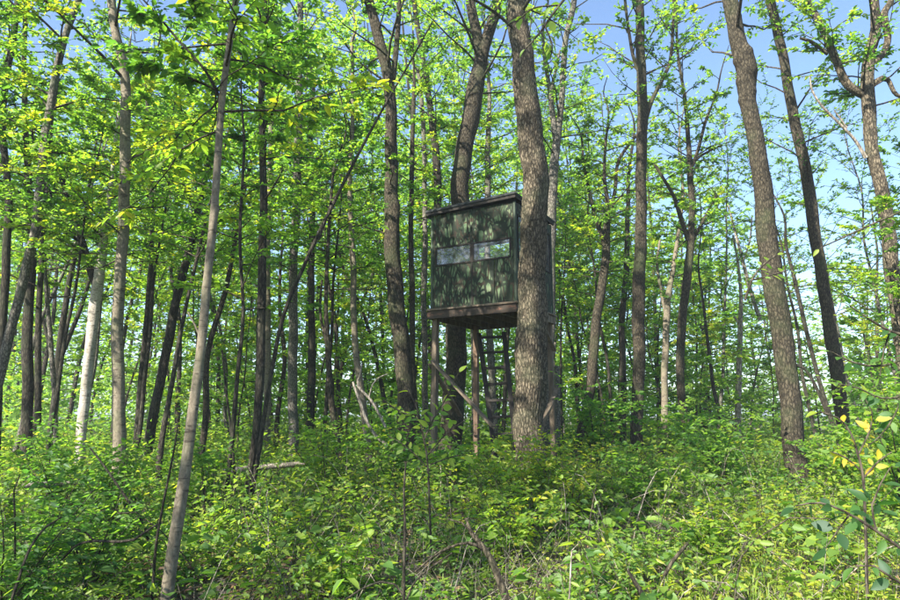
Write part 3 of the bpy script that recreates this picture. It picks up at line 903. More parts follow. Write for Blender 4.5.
# ---- the far wood, one mass of stems and leaves ----------------------------------------
def far_wood():
    g = Geo()
    n = 120
    for i in range(n):
        d = rng.uniform(27, 62)
        u = rng.uniform(-120, 1020)
        right = sstep(520, 800, u)
        if rng.random() < 0.4 * right:
            continue
        x = (u - 450) / FPX * d
        top = rng.uniform(15, 24) * (1 - right) + rng.uniform(8, 13) * right
        if u > 790:
            top = rng.uniform(7.0, 11.0)
        r = rng.uniform(0.05, 0.15)
        z0 = float(gz(x, d))
        lean = rng.normal(0, 0.06, 2)
        zz = np.linspace(-0.1, top, 6)
        path = np.stack([x + lean[0] * zz + rng.normal(0, .08, 6), d + lean[1] * zz, z0 + zz], 1)
        tube(g, path, np.linspace(r, 0.03, 6), 6, 1, 0.05)
        # boughs of leaves
        nb = int(top * 2.6)
        h = rng.uniform(0.06, 1.0, nb) * top
        az = rng.uniform(0, 6.28, nb)
        rad = (1.2 + 1.6 * np.sin(np.clip(h / top, 0, 1) * 2.6)) * rng.uniform(.4, 1.1, nb)
        c = np.stack([x + lean[0] * h + np.cos(az) * rad * .5, d + np.sin(az) * rad * .5, z0 + h], 1)
        e = c + np.stack([np.cos(az) * rad * .7, np.sin(az) * rad * .7, rng.uniform(0, .6, nb)], 1)
        twigs_tubes(g, np.stack([x + lean[0] * h, np.full(nb, d), z0 + h - .3], 1), e, np.full(nb, 0.03), 1)
        m = 8
        f = rng.uniform(0, 1, (nb * m, 1))
        ii = np.repeat(np.arange(nb), m)
        p0 = c[ii] * (1 - f) + e[ii] * f + rng.normal(0, .28, (nb * m, 3))
        keep = rng.random(len(p0)) < dens(p0) ** 0.5
        p0 = p0[keep]
        ii = ii[keep]
        dv = unit(rng.normal(0, 1, p0.shape) + np.stack([np.cos(az[ii]), np.sin(az[ii]), 0 * ii], 1))
        dv[:, 2] *= 0.4
        leafy_twigs(g, p0, unit(dv), np.full(len(p0), .65), 5, 0.27, 0, np.clip(rng.normal(.5, .13) + rng.normal(0, .1, len(p0)), 0, 1), False, 0.6, 0.6)
    # thicket low between the stems
    nb = 10000
    d = rng.uniform(22, 60, nb)
    u = rng.uniform(-100, 1000, nb)
    x = (u - 450) / FPX * d
    c = np.stack([x, d, gz(x, d) + rng.uniform(0, 1, nb) ** 1.5 * 3.4], 1)
    keep = rng.random(nb) < np.where(u > 770, .62, 1)
    c = c[keep]
    dv = unit(rng.normal(0, 1, c.shape) * np.array((1, 1, .4)))
    leafy_twigs(g, c, dv, np.full(len(c), .8), 6, 0.24, 0, np.clip(rng.normal(.5, .16, len(c)), 0, 1), False, 0.6, 0.6)
    o = link(bpy.data.objects.new('distant_woods', g.mesh('distant_woods', [FARLEAF, BARK['brown']])))
    o['kind'] = 'stuff'
    o['label'] = 'far mass of green woodland closing the view behind the trees'
    o['category'] = 'woods'


far_wood()


# ------------------------------------------------------------------ hunting blind
def simple_mat(name, base, rough=0.8, noise=None, spec=0.3, bump=0.2, scale=(6, 6, 6)):
    m, nt = new_mat(name)
    tc = nd(nt, 'ShaderNodeTexCoord')
    mp = nd(nt, 'ShaderNodeMapping')
    mp.inputs['Scale'].default_value = scale
    nt.links.new(tc.outputs['Object'], mp.inputs[0])
    n1 = nd(nt, 'ShaderNodeTexNoise')
    n1.inputs['Scale'].default_value = 1
    n1.inputs['Detail'].default_value = 8
    n1.inputs['Roughness'].default_value = 0.65
    nt.links.new(mp.outputs[0], n1.inputs['Vector'])
    cr = ramp(nt, noise or [(0.3, tuple(c * 0.6 for c in base)), (0.7, base)])
    nt.links.new(n1.outputs['Fac'], cr.inputs[0])
    bs = nd(nt, 'ShaderNodeBsdfPrincipled')
    bs.inputs['Roughness'].default_value = rough
    bs.inputs['Specular IOR Level'].default_value = spec
    nt.links.new(cr.outputs[0], bs.inputs['Base Color'])
    bp = nd(nt, 'ShaderNodeBump')
    bp.inputs['Strength'].default_value = bump
    bp.inputs['Distance'].default_value = 0.01
    nt.links.new(n1.outputs['Fac'], bp.inputs['Height'])
    nt.links.new(bp.outputs[0], bs.inputs['Normal'])
    out = nd(nt, 'ShaderNodeOutputMaterial')
    nt.links.new(bs.outputs[0], out.inputs[0])
    return m


def camo_mat():
    m, nt = new_mat('camouflage_paint')
    ge = nd(nt, 'ShaderNodeTexCoord')
    base = nd(nt, 'ShaderNodeTexNoise')
    base.inputs['Scale'].default_value = 3.2
    base.inputs['Detail'].default_value = 4
    nt.links.new(ge.outputs['Object'], base.inputs['Vector'])
    cr = ramp(nt, [(0.30, (0.018, 0.036, 0.016)), (0.43, (0.050, 0.086, 0.040)), (0.55, (0.105, 0.155, 0.078)), (0.68, (0.17, 0.205, 0.115))])
    nt.links.new(base.outputs['Fac'], cr.inputs[0])
    last = cr.outputs[0]
    # brushed twigs, three layers of thin crossing strokes
    for k, (rot, sc, w, colr) in enumerate([(0.55, 7.5, 0.065, (0.010, 0.016, 0.009)), (-0.75, 6.5, 0.06, (0.014, 0.020, 0.010)), (1.25, 8.5, 0.045, (0.035, 0.024, 0.014)), (-0.2, 9.0, 0.06, (0.012, 0.02, 0.01))]):
        mp = nd(nt, 'ShaderNodeMapping')
        mp.inputs['Rotation'].default_value = (0, rot, rot * 0.6)
        mp.inputs['Location'].default_value = (k * 3.7, k * 1.9, k * 5.3)
        mp.inputs['Scale'].default_value = (1, 1, 0.33)
        nt.links.new(ge.outputs['Object'], mp.inputs[0])
        nz = nd(nt, 'ShaderNodeTexNoise')
        nz.inputs['Scale'].default_value = 4
        nz.inputs['Detail'].default_value = 3
        nt.links.new(mp.outputs[0], nz.inputs['Vector'])
        dm = nd(nt, 'ShaderNodeMix', data_type='VECTOR')
        dm.inputs['Factor'].default_value = 0.10
        nt.links.new(mp.outputs[0], dm.inputs[4])
        nt.links.new(nz.outputs['Color'], dm.inputs[5])
        vo = nd(nt, 'ShaderNodeTexVoronoi', feature='DISTANCE_TO_EDGE')
        vo.inputs['Scale'].default_value = sc
        nt.links.new(dm.outputs[1], vo.inputs['Vector'])
        rp = ramp(nt, [(w * 0.9, (0.97,) * 3), (w * 1.3, (0, 0, 0))])
        nt.links.new(vo.outputs['Distance'], rp.inputs[0])
        mx = nd(nt, 'ShaderNodeMix', data_type='RGBA')
        nt.links.new(rp.outputs[0], mx.inputs['Factor'])
        nt.links.new(last, mx.inputs[6])
        mx.inputs[7].default_value = (*colr, 1)
        last = mx.outputs[2]
    bs = nd(nt, 'ShaderNodeBsdfPrincipled')
    bs.inputs['Roughness'].default_value = 0.7
    bs.inputs['Specular IOR Level'].default_value = 0.25
    nt.links.new(last, bs.inputs['Base Color'])
    out = nd(nt, 'ShaderNodeOutputMaterial')
    nt.links.new(bs.outputs[0], out.inputs[0])
    return m


CAMO = camo_mat()
GREENTRIM = simple_mat('green_trim_paint', (0.045, 0.065, 0.040), 0.7, scale=(3, 3, 9))
ROOFM = simple_mat('roof_felt', (0.030, 0.034, 0.034), 0.75, scale=(20, 20, 20), bump=0.4)
OLDWOOD = simple_mat('weathered_wood', (0.16, 0.125, 0.085), 0.9, noise=[(0.25, (0.055, 0.042, 0.03)), (0.5, (0.13, 0.10, 0.07)), (0.75, (0.24, 0.195, 0.14))], scale=(14, 14, 2.2), bump=0.5)
RUSTWOOD = simple_mat('peeling_red_board', (0.2, 0.1, 0.06), 0.9, noise=[(0.40, (0.028, 0.022, 0.017)), (0.58, (0.062, 0.047, 0.034)), (0.63, (0.17, 0.075, 0.045)), (0.67, (0.38, 0.27, 0.21)), (0.72, (0.13, 0.06, 0.04))], scale=(3, 7, 10), bump=0.5)
REDPOST = simple_mat('reddish_post', (0.2, 0.11, 0.07), 0.9, noise=[(0.3, (0.06, 0.042, 0.03)), (0.55, (0.16, 0.105, 0.07)), (0.75, (0.26, 0.185, 0.13))], scale=(10, 10, 2), bump=0.4)
DARKWOOD = simple_mat('dark_ladder_wood', (0.032, 0.027, 0.022), 0.85, scale=(12, 12, 3), bump=0.4)


def glass_mat():
    m, nt = new_mat('window_glass')
    bs = nd(nt, 'ShaderNodeBsdfGlass')
    bs.inputs['IOR'].default_value = 1.5
    bs.inputs['Roughness'].default_value = 0.02
    tr = nd(nt, 'ShaderNodeBsdfTransparent')
    gl = nd(nt, 'ShaderNodeBsdfGlossy')
    gl.inputs['Roughness'].default_value = 0.03
    fr = nd(nt, 'ShaderNodeFresnel')
    fr.inputs['IOR'].default_value = 1.42
    dust = nd(nt, 'ShaderNodeBsdfDiffuse')
    dust.inputs[0].default_value = (0.55, 0.6, 0.62, 1)
    mx = nd(nt, 'ShaderNodeMixShader')
    nt.links.new(fr.outputs[0], mx.inputs[0])
    nt.links.new(tr.outputs[0], mx.inputs[1])
    nt.links.new(gl.outputs[0], mx.inputs[2])
    m2 = nd(nt, 'ShaderNodeMixShader')
    nz = nd(nt, 'ShaderNodeTexNoise')
    nz.inputs['Scale'].default_value = 3
    nz.inputs['Detail'].default_value = 5
    rp = ramp(nt, [(0.35, (0.03,) * 3), (0.75, (0.13,) * 3)])
    nt.links.new(nz.outputs['Fac'], rp.inputs[0])
    nt.links.new(rp.outputs[0], m2.inputs[0])
    nt.links.new(mx.outputs[0], m2.inputs[1])
    nt.links.new(dust.outputs[0], m2.inputs[2])
    out = nd(nt, 'ShaderNodeOutputMaterial')
    nt.links.new(m2.outputs[0], out.inputs[0])
    return m


GLASS = glass_mat()


def box_geo(g, lo, hi, mat=0, shear=None):
    x0, y0, z0 = lo
    x1, y1, z1 = hi
    v = np.array([(x0, y0, z0), (x1, y0, z0), (x1, y1, z0), (x0, y1, z0), (x0, y0, z1), (x1, y0, z1), (x1, y1, z1), (x0, y1, z1)], float)
    if shear:
        v = shear(v)
    g.add(v, [(0, 3, 2, 1), (4, 5, 6, 7), (0, 1, 5, 4), (1, 2, 6, 5), (2, 3, 7, 6), (3, 0, 4, 7)], mat)


def box(name, lo, hi, mat, parent, bevel=0.006, shear=None):
    g = Geo()
    box_geo(g, lo, hi, shear=shear)
    me = g.mesh(name, [mat], smooth=False)
    o = part(name, me, parent)
    if bevel:
        b = o.modifiers.new('bevel', 'BEVEL')
        b.width = bevel
        b.segments = 1
    return o


def beam(name, a, b, w, t, mat, parent, up=(0, 0, 1)):
    a = np.asarray(a, float)
    b = np.asarray(b, float)
    d = unit(b - a)
    s = unit(np.cross(d, up))
    n = np.cross(s, d)
    v = []
    for p in (a, b):
        for (i, j) in ((-1, -1), (1, -1), (1, 1), (-1, 1)):
            v.append(p + s * i * w / 2 + n * j * t / 2)
    g = Geo()
    g.add(v, [(0, 3, 2, 1), (4, 5, 6, 7), (0, 1, 5, 4), (1, 2, 6, 5), (2, 3, 7, 6), (3, 0, 4, 7)])
    o = part(name, g.mesh(name, [mat], smooth=False), parent)
    bv = o.modifiers.new('bevel', 'BEVEL')
    bv.width = 0.006
    bv.segments = 1
    return o


S = 0.915                                   # half the side of the cabin
near = np.array((1.21, 11.62))
ca, sa = math.cos(R(30)), math.sin(R(30))
ctr = near + S * np.array((-ca, sa)) + S * np.array((sa, ca))
GB = float(gz(*ctr))
blind = empty('hunting_blind', (ctr[0], ctr[1], GB), 'camouflaged box hunting blind raised on wooden posts among the trees', 'hunting blind')
blind.rotation_euler = (0, 0, R(-30))
ZF = 3.62 - GB                              # floor level
ZT = 5.52 - GB                              # wall top
WZ0, WZ1 = ZF + 0.87, ZF + 1.20             # window band
T = 0.02


def wall_run(side):
    """Panels, rails and two glazed windows of one wall, built along local x and turned into place."""
    a = {'front': 0, 'right': 90, 'back': 180, 'left': 270}[side]
    M = np.array(Matrix.Rotation(R(a), 3, 'Z'))

    def sh(v):
        return v @ M.T
    y0, y1 = -S, -S + T
    WZ1 = ZF + (1.20 if side == 'front' else 1.66)
    xs = [-S + 0.045, -0.46, 0.0, 0.47, S - 0.045]
    for i in range(4):
        dy = [0, .003, -.002, .004][i]
        box('wall_panel', (xs[i] + .003, y0 + dy, ZF + .0), (xs[i + 1] - .003, y1 + dy, WZ0 - .03), CAMO, blind, 0.003, sh)
    for i in (0, 2):
        dy = [0, 0, .003][i]
        box('wall_panel', (xs[i] + .003, y0 + dy, WZ1 + .03), (xs[i + 2] - .003, y1 + dy, ZT), CAMO, blind, 0.003, sh)
    # jambs beside the openings
    for (xa, xb) in ((-S + .045, -S + .10), (S - .10, S - .045)):
        box('wall_panel', (xa, y0 + .001, WZ0 - .027), (xb, y1 + .001, WZ1 + .027), CAMO, blind, 0.003, sh)
    for (xa, xb) in ((-S + .103, -.016), (.016, S - .103)):
        w = part('window', None, blind) if False else None
        g = Geo()
        for lo, hi in (((xa, y0 - .012, WZ0 - .028), (xb, y1 + .012, WZ0)), ((xa, y0 - .012, WZ1), (xb, y1 + .012, WZ1 + .028)),
                       ((xa, y0 - .012, WZ0 + .0005), (xa + .022, y1 + .012, WZ1 - .0005)), ((xb - .022, y0 - .012, WZ0 + .0005), (xb, y1 + .012, WZ1 - .0005))):
            box_geo(g, lo, hi, shear=sh)
        w = part('window', g.mesh('window', [DARKWOOD], smooth=False), blind)
        g = Geo()
        box_geo(g, (xa + .022, y0 + .006, WZ0 - .001), (xb - .022, y0 + .010, WZ1 + .001), shear=sh)
        part('pane', g.mesh('pane', [GLASS], smooth=False), w)
    box('mullion', (-.0145, y0 - .014, WZ0 - .03), (.0145, y1 + .01, WZ1 + .03), DARKWOOD, blind, 0.002, sh)
    if side == 'front':       # door edge strip down the middle of the lower wall and battens
        box('batten', (-.012, y0 - .012, ZF + .05), (.012, y0 - .002, WZ0 - .031), DARKWOOD, blind, 0.002, sh)
        box('hinge', (.02, y0 - .010, ZF + .18), (.10, y0 - .003, ZF + .215), DARKWOOD, blind, 0.001, sh)
        box('hinge', (.02, y0 - .010, ZF + .62), (.10, y0 - .003, ZF + .655), DARKWOOD, blind, 0.001, sh)


for s_ in ('front', 'right', 'back', 'left'):
    wall_run(s_)
for (sx, sy) in ((-1, -1), (1, -1), (1, 1), (-1, 1)):
    xa, xb = sorted((sx * (S + .006), sx * (S - .042)))
    ya, yb = sorted((sy * (S + .006), sy * (S - .042)))
    box('corner_post', (xa, ya, ZF), (xb, yb, ZT + .01), GREENTRIM, blind, 0.004)


def slope(v):
    v = v.copy()
    v[:, 2] += 0.035 * v[:, 0] - 0.02 * v[:, 1]
    return v


rf = box('roof', (-S - .09, -S - .10, ZT + .045), (S + .06, S + .09, ZT + .115), ROOFM, blind, 0.02, slope)
box('roof_fascia', (-S - .07, -S - .085, ZT - .005), (S + .045, -S - .05, ZT + .043), DARKWOOD, rf, 0.004, slope)
box('roof_fascia', (S + .012, -S - .045, ZT - .005), (S + .045, S + .06, ZT + .043), DARKWOOD, rf, 0.004, slope)
box('roof_fascia', (-S - .07, -S - .045, ZT - .005), (-S - .035, S + .06, ZT + .043), DARKWOOD, rf, 0.004, slope)
# platform: deck planks, rim boards and floor joists
npk = 11
yy = np.linspace(-S - .13, S + .06, npk + 1)
for i in range(npk):
    e = rng.uniform(-.015, .02, 2)
    box('deck_plank', (-S - .05 + e[0], yy[i] + .004, ZF - .045), (S + .06 + e[1], yy[i + 1] - .004, ZF - .006 - rng.uniform(0, .004)), OLDWOOD, blind, 0.004)
box('rim_board', (-S - .03, -S - .10, ZF - .20), (S + .04, -S - .062, ZF - .05), RUSTWOOD, blind, 0.005)
box('rim_board', (-S - .03, S - .0, ZF - .20), (S + .04, S + .038, ZF - .05), OLDWOOD, blind, 0.005)
box('rim_board', (-S - .03, -S - .058, ZF - .20), (-S + .008, S - .004, ZF - .05), OLDWOOD, blind, 0.005)
box('rim_board', (S + .002, -S - .058, ZF - .20), (S + .04, S - .004, ZF - .05), OLDWOOD, blind, 0.005)
for x in (-.55, -.18, .2, .56):
    box('joist', (x - .02, -S - .056, ZF - .19), (x + .02, S - .006, ZF - .05), OLDWOOD, blind, 0.004)


def gl(x, y):      # ground under a local point
    c_, s_ = math.cos(R(-30)), math.sin(R(-30))
    return float(gz(ctr[0] + c_ * x - s_ * y, ctr[1] + s_ * x + c_ * y)) - GB


for (sx, sy, m_) in ((-1, -1, OLDWOOD), (1, -1, OLDWOOD), (1, 1, OLDWOOD), (-1, 1, REDPOST)):
    x, y = sx * (S - .07), sy * (S - .07) + (.32 if (sx, sy) == (1, -1) else 0)
    beam('post', (x * 1.03, y * 1.03, gl(x, y) - .2), (x, y, ZF - .052), .10, .10, m_, blind, up=(0, 1, 0))
# braces
beam('brace', (-S + .05, -S - .03, 2.35), (.42, -S - .03, 1.12), .04, .12, OLDWOOD, blind, up=(0, -1, .01))
beam('brace', (-S - .04, -S + .05, 2.30), (-S - .04, .35, 1.3), .04, .10, OLDWOOD, blind, up=(-1, 0, .01))
beam('brace', (S + .05, S - .05, 1.85), (S + .05, .0, 1.1), .04, .10, OLDWOOD, blind, up=(1, 0, .01))
beam('brace', (S + .05, S - .12, 2.6), (S + .05, .1, 3.1), .04, .09, OLDWOOD, blind, up=(1, 0, .01))


# ladder, leaning up to the trapdoor
def to_local(p):
    p = np.asarray(p, float) - np.array((ctr[0], ctr[1], GB))
    c_, s_ = math.cos(R(30)), math.sin(R(30))
    return np.array((c_ * p[0] - s_ * p[1], s_ * p[0] + c_ * p[1], p[2]))


la, lb = P(479, 334, 13.15), P(504, 333, 12.9)
lc, ld_ = P(492, 432, 12.5), P(514, 430, 12.3)
lbase = (lc + ld_) / 2
lad = empty('ladder', (lbase[0], lbase[1], float(gz(lbase[0], lbase[1]))), 'dark wooden ladder leaning up to the underside of the hunting blind', 'ladder')


def ladd(p):
    return np.asarray(p) - np.array(lad.location)


for (t_, b_) in ((la, lc), (lb, ld_)):
    dirv = (b_ - t_) / (t_[2] - b_[2])
    foot = b_ + dirv * (b_[2] - float(gz(b_[0], b_[1])) + .05)
    top = t_ - dirv * .02
    beam('rail', ladd(foot), ladd(top), .045, .09, DARKWOOD, lad, up=(1, .3, 0))
for k in range(8):
    f = 0.04 + k * 0.165
    a_ = la + (lc - la) * f
    b_ = lb + (ld_ - lb) * f
    beam('rung', ladd(a_), ladd(b_), .06, .05, DARKWOOD, lad)


# ------------------------------------------------------------------ undergrowth
def patchy(x, y, s, k):
    return 0.5 + 0.5 * (np.sin(x * 1.9 * s + k) * np.cos(y * 1.4 * s - 2 * k) * 0.6 + np.sin(x * 0.7 * s - y * 1.1 * s + 3 * k) * 0.4)


def herbs():
    g = Geo()
    # depth band, count, height, leaf length, leaves a stem, fine leaves
    for (d0, d1, n, hmax, L, per, fine) in ((2.4, 7.0, 7000, .55, .060, 10, True), (7.0, 13.0, 12500, .85, .085, 9, False),
                                            (11.0, 24.0, 9500, 1.2, .125, 9, False), (15.0, 25.0, 1500, 2.3, .14, 20, False)):
        d = np.sqrt(rng.uniform(d0 ** 2, d1 ** 2, n))
        u = rng.uniform(-70, 970, n)
        x = (u - 450) / FPX * d
        pt = patchy(x, d, 1.6, 1.3)
        keep = rng.random(n) < 0.06 + 1.1 * pt ** 1.4
        keep &= ~((u > 620) & (d < 8.0) & (rng.random(n) < 0.38))
        x, d, pt = x[keep], d[keep], pt[keep]
        n = len(x)
        tall = patchy(x, d, 1.1, 4.1)
        h = hmax * (0.2 + 0.8 * rng.random(n) ** 1.3) * (0.30 + 1.0 * tall)
        z = gz(x, d)
        base = np.stack([x, d, z - .02], 1)
        lean = rng.normal(0, 0.35, (n, 3))
        lean[:, 2] = 1
        dv = unit(lean)
        top = base + dv * h[:, None]
        twigs_tubes(g, base, top, np.full(n, 0.003 + 0.0002 * d0), 1)
        # four kinds of plant growing in drifts
        kindf = patchy(x, d, 2.1, 9.3) + rng.normal(0, .16, n)
        kind = np.digitize(kindf, (.33, .52, .70))
        asp = np.array((.62, .30, .48, .80))[kind]
        size = np.array((.85, 1.35, 1.0, .62))[kind]
        tb = np.array((.28, .68, .52, .80))[kind]
        tn = np.clip(tb + 0.10 * ((x > 0.3) & (d < 9)) + 0.28 * (patchy(x, d, .8, 7.7) - .5) + rng.normal(0, .10, n), 0, .98)  # near plants on the right coloured yellower to suggest a sunlit patch
        k = np.tile(np.arange(per), n)
        ii = np.repeat(np.arange(n), per)
        f = 0.25 + 0.75 * (k + rng.uniform(0, 1, len(k))) / per
        pos = base[ii] + dv[ii] * (h[ii] * f)[:, None]
        az = k * 2.4 + rng.uniform(0, 1, len(k)) + ii
        el = rng.uniform(-.45, .65, len(k))
        dr = np.stack([np.cos(az) * np.cos(el), np.sin(az) * np.cos(el), np.sin(el)], 1)
        LL = L * rng.uniform(.55, 1.5, len(k)) * (1.2 - .4 * f) * size[ii]
        pos = pos + dr * (LL * rng.uniform(0.2, 1.4, len(k)))[:, None]
        nr = np.array((0, 0, 1.0)) + rng.normal(0, .45, (len(k), 3))
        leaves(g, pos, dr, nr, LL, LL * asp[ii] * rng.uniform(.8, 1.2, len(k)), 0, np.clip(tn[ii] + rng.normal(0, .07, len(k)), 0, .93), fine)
    # dry stalks and tangled vines among the leaves
    n = 3600
    d = np.sqrt(rng.uniform(3.0 ** 2, 14 ** 2, n))
    u = np.where(rng.random(n) < .5, rng.normal(560, 130, n), rng.uniform(-60, 960, n))
    x = (u - 450) / FPX * d
    b = np.stack([x, d, gz(x, d)], 1)
    dv = rng.normal(0, .75, (n, 3))
    dv[:, 2] = np.abs(dv[:, 2]) * .6 + .35
    twigs_tubes(g, b, b + unit(dv) * rng.uniform(.2, .8, (n, 1)), rng.uniform(.002, .0045, n), 2)
    # broad-leaved plants
    n = 420
    d = np.sqrt(rng.uniform(3.2 ** 2, 11 ** 2, n))
    x = (rng.uniform(-60, 960, n) - 450) / FPX * d
    for q in range(6):
        az = rng.uniform(0, 6.28, n)
        b = np.stack([x, d, gz(x, d) + rng.uniform(.12, .45, n)], 1)
        dr = np.stack([np.cos(az), np.sin(az), rng.normal(.05, .3, n)], 1)
        LL = rng.uniform(.09, .16, n)
        leaves(g, b + dr * .03, dr, np.array((0, 0, 1.0)) + rng.normal(0, .35, (n, 3)), LL, LL * rng.uniform(.55, .8, n), 0, np.clip(rng.normal(.5, .16, n), 0, .95), True, .2, .25)
    # arching canes
    for q in range(150):
        d = math.sqrt(rng.uniform(3.2 ** 2, 11 ** 2))
        x = (rng.uniform(-40, 940) - 450) / FPX * d
        az = rng.uniform(0, 6.28)
        ln, hh = rng.uniform(.4, 1.5), rng.uniform(.25, .8)
        t = np.linspace(0, 1, 7)[:, None]
        z0 = float(gz(x, d))
        pth = np.array((x, d, z0)) + np.column_stack([math.cos(az) * ln * t, math.sin(az) * ln * t, hh * np.sin(t * 2.6) * 1.1]) + np.cumsum(rng.normal(0, .015, (7, 3)), 0)
        tube(g, pth, np.linspace(rng.uniform(.003, .007), .0015, 7), 4, 2 if rng.random() < .45 else 1)
        k = rng.integers(1, 7, 9)
        leafy_twigs(g, pth[k], unit(rng.normal(0, 1, (9, 3)) * np.array((1, 1, .4))), np.full(9, .1), 3, .06, 0, np.full(9, rng.uniform(.4, .8)), True)
    o = link(bpy.data.objects.new('undergrowth', g.mesh('undergrowth', [HERB, BARK['twig'], BARK['dead']])))
    o['kind'] = 'stuff'
    o['label'] = 'tangled green undergrowth of low leafy plants covering the forest floor'
    o['category'] = 'undergrowth'


herbs()


def grass():
    g = Geo()
    n = 11000
    d = np.sqrt(rng.uniform(3.2 ** 2, 11 ** 2, n))
    u = np.where(rng.random(n) < .72, rng.normal(770, 130, n), rng.uniform(300, 960, n))
    x = (u - 450) / FPX * d
    keep = rng.random(n) < patchy(x, d, 1.3, 2.2) ** 1.2 + .15
    x, d = x[keep], d[keep]
    n = len(x)
    b = np.stack([x, d, gz(x, d) - .01], 1)
    az = rng.uniform(0, 6.28, n)
    ln = rng.uniform(.08, .25, n)
    bend = rng.uniform(.25, 1.0, n)
    o1 = np.stack([np.cos(az), np.sin(az), 0 * az], 1)
    sd = np.stack([-np.sin(az), np.cos(az), 0 * az], 1)
    w = rng.uniform(.003, .007, n)[:, None]
    p1 = b + o1 * (ln * bend * .25)[:, None] + np.array((0, 0, 1)) * (ln * .6)[:, None]
    p2 = b + o1 * (ln * bend * .8)[:, None] + np.array((0, 0, 1)) * (ln * (1 - .45 * bend))[:, None]
    v = np.stack([b - sd * w, b + sd * w, p1 + sd * w * .8, p1 - sd * w * .8, p2 + sd * w * .15, p2 - sd * w * .15], 1).reshape(-1, 3)
    q = (np.array([[0, 1, 2, 3], [3, 2, 4, 5]])[None] + (np.arange(n) * 6)[:, None, None]).reshape(-1, 4)
    g.add(v, q, 0, np.repeat(np.clip(rng.normal(.38, .22, n), 0, 1), 2))
    o = link(bpy.data.objects.new('grass', g.mesh('grass', [GRASS])))
    o['kind'] = 'stuff'
    o['label'] = 'fine yellow-green grass blades in the lit forest floor clearing'
    o['category'] = 'grass'


grass()


def litter():
    m = leaf_mat('dry_leaf', [(0.0, (0.06, 0.04, 0.02)), (0.5, (0.19, 0.12, 0.06)), (1.0, (0.36, 0.27, 0.16))], trans=0.15, tgain=.8)
    g = Geo()
    n = 9000
    d = np.sqrt(rng.uniform(3 ** 2, 13 ** 2, n))
    x = (rng.uniform(-60, 960, n) - 450) / FPX * d
    c = np.stack([x, d, gz(x, d) + rng.uniform(.004, .03, n)], 1)
    az = rng.uniform(0, 6.28, n)
    leaves(g, c, np.stack([np.cos(az), np.sin(az), rng.normal(0, .25, n)], 1), np.array((0, 0, 1.0)) + rng.normal(0, .4, (n, 3)),
           rng.uniform(.04, .09, n), rng.uniform(.03, .05, n), 0, rng.random(n))
    o = link(bpy.data.objects.new('leaf_litter', g.mesh('leaf_litter', [m])))
    o['kind'] = 'stuff'
    o['label'] = 'brown dry leaves lying between the plants on the ground'
    o['category'] = 'leaf litter'


litter()


# ---- shrubs ----------------------------------------------------------------------------
def shrub(name, label, u, d, h, wid, ns, L, tint, tw=7, per=8, fine=True, bark='twig', group=None, v=None, aspect=.5):
    x = (u - 450) / FPX * d / CP * .985
    org = np.array((x, d, float(gz(x, d)) - .03))
    root = empty(name, org, label, 'shrub', group)
    fg = Geo()
    for i in range(ns):
        az = rng.uniform(0, 6.28)
        sp = wid * rng.uniform(.15, 1)
        hh = h * rng.uniform(.6, 1.05)
        t = np.linspace(0, 1, 6)[:, None]
        end = np.array((math.cos(az) * sp, math.sin(az) * sp, hh))
        path = org + np.column_stack([end[0] * t ** 1.4, end[1] * t ** 1.4, hh * t]) + np.cumsum(rng.normal(0, .02, (6, 3)), 0) * t
        g = Geo()
        tube(g, path, np.linspace(.005 + .004 * hh, .002, 6), 5)
        part('stem', g.mesh('stem', [BARK[bark]], origin=org), root)
        n = tw * 3
        f = rng.uniform(.25, 1, n) * 5
        k = np.minimum(f.astype(int), 4)
        fr = (f - k)[:, None]
        p = path[k] * (1 - fr) + path[k + 1] * fr
        a2 = rng.uniform(0, 6.28, n)
        e2 = rng.uniform(-.1, .6, n)
        dv = np.stack([np.cos(a2) * np.cos(e2), np.sin(a2) * np.cos(e2), np.sin(e2)], 1)
        ln = rng.uniform(.12, .38, n) * min(1.2, h)
        twigs_tubes(fg, p, p + dv * ln[:, None], np.full(n, .0022), 1)
        leafy_twigs(fg, p, dv, ln, per, L, 0, np.clip(tint + rng.normal(0, .08) + rng.normal(0, .05, n), 0, .97), fine, .8, aspect)
    part('foliage', fg.mesh('foliage', [LEAF, BARK['twig']], origin=org), root)
    return root


shrub('leafy_shrub', 'bright leafy shrub in front of the thick furrowed trunk and ladder foot', 512, 8.6, 1.05, .75, 9, .075, .70)
shrub('leafy_shrub', 'yellow-green shrub at the right foot of the thick furrowed trunk', 566, 8.2, 1.15, .6, 7, .07, .72)
shrub('leafy_shrub', 'shrub under the diagonal brace at the left foot of the blind', 452, 9.2, 1.0, .7, 8, .085, .52)
shrub('leafy_shrub', 'low sunlit shrub in the middle foreground below the blind', 515, 6.6, .8, .6, 7, .06, .74)
shrub('leafy_shrub', 'dark green shrub before the base of the thick dark bent trunk', 398, 9.6, 1.3, .8, 8, .08, .42)
shrub('leafy_shrub', 'shrub in the left foreground beside the slim pale trunk', 110, 5.6, 1.0, .8, 8, .065, .46)
shrub('leafy_shrub', 'shrub at the lower left corner with dark arching stems', 30, 4.6, .95, .8, 8, .06, .42)
shrub('leafy_shrub', 'green shrub at the foot of the white birch', 70, 8.5, 1.3, 1.0, 9, .085, .50)
shrub('leafy_shrub', 'shrub in front of the straight grey trunk base', 128, 8.0, 1.1, .8, 8, .08, .48)
shrub('leafy_shrub', 'sunlit shrub near the foot of the snaking trunk', 330, 9.8, 1.2, .9, 9, .08, .66)
shrub('leafy_shrub', 'shrub around the feet of the thin dark stems', 215, 8.6, 1.0, .7, 7, .08, .55)
shrub('leafy_shrub', 'low bright shrub in the centre-left foreground with yellow leaf tips', 350, 5.4, .65, .6, 7, .06, .72)
shrub('leafy_shrub', 'spreading green shrub in front of the straight dark trunk right of the blind', 640, 9.2, 1.0, 1.0, 10, .085, .50)
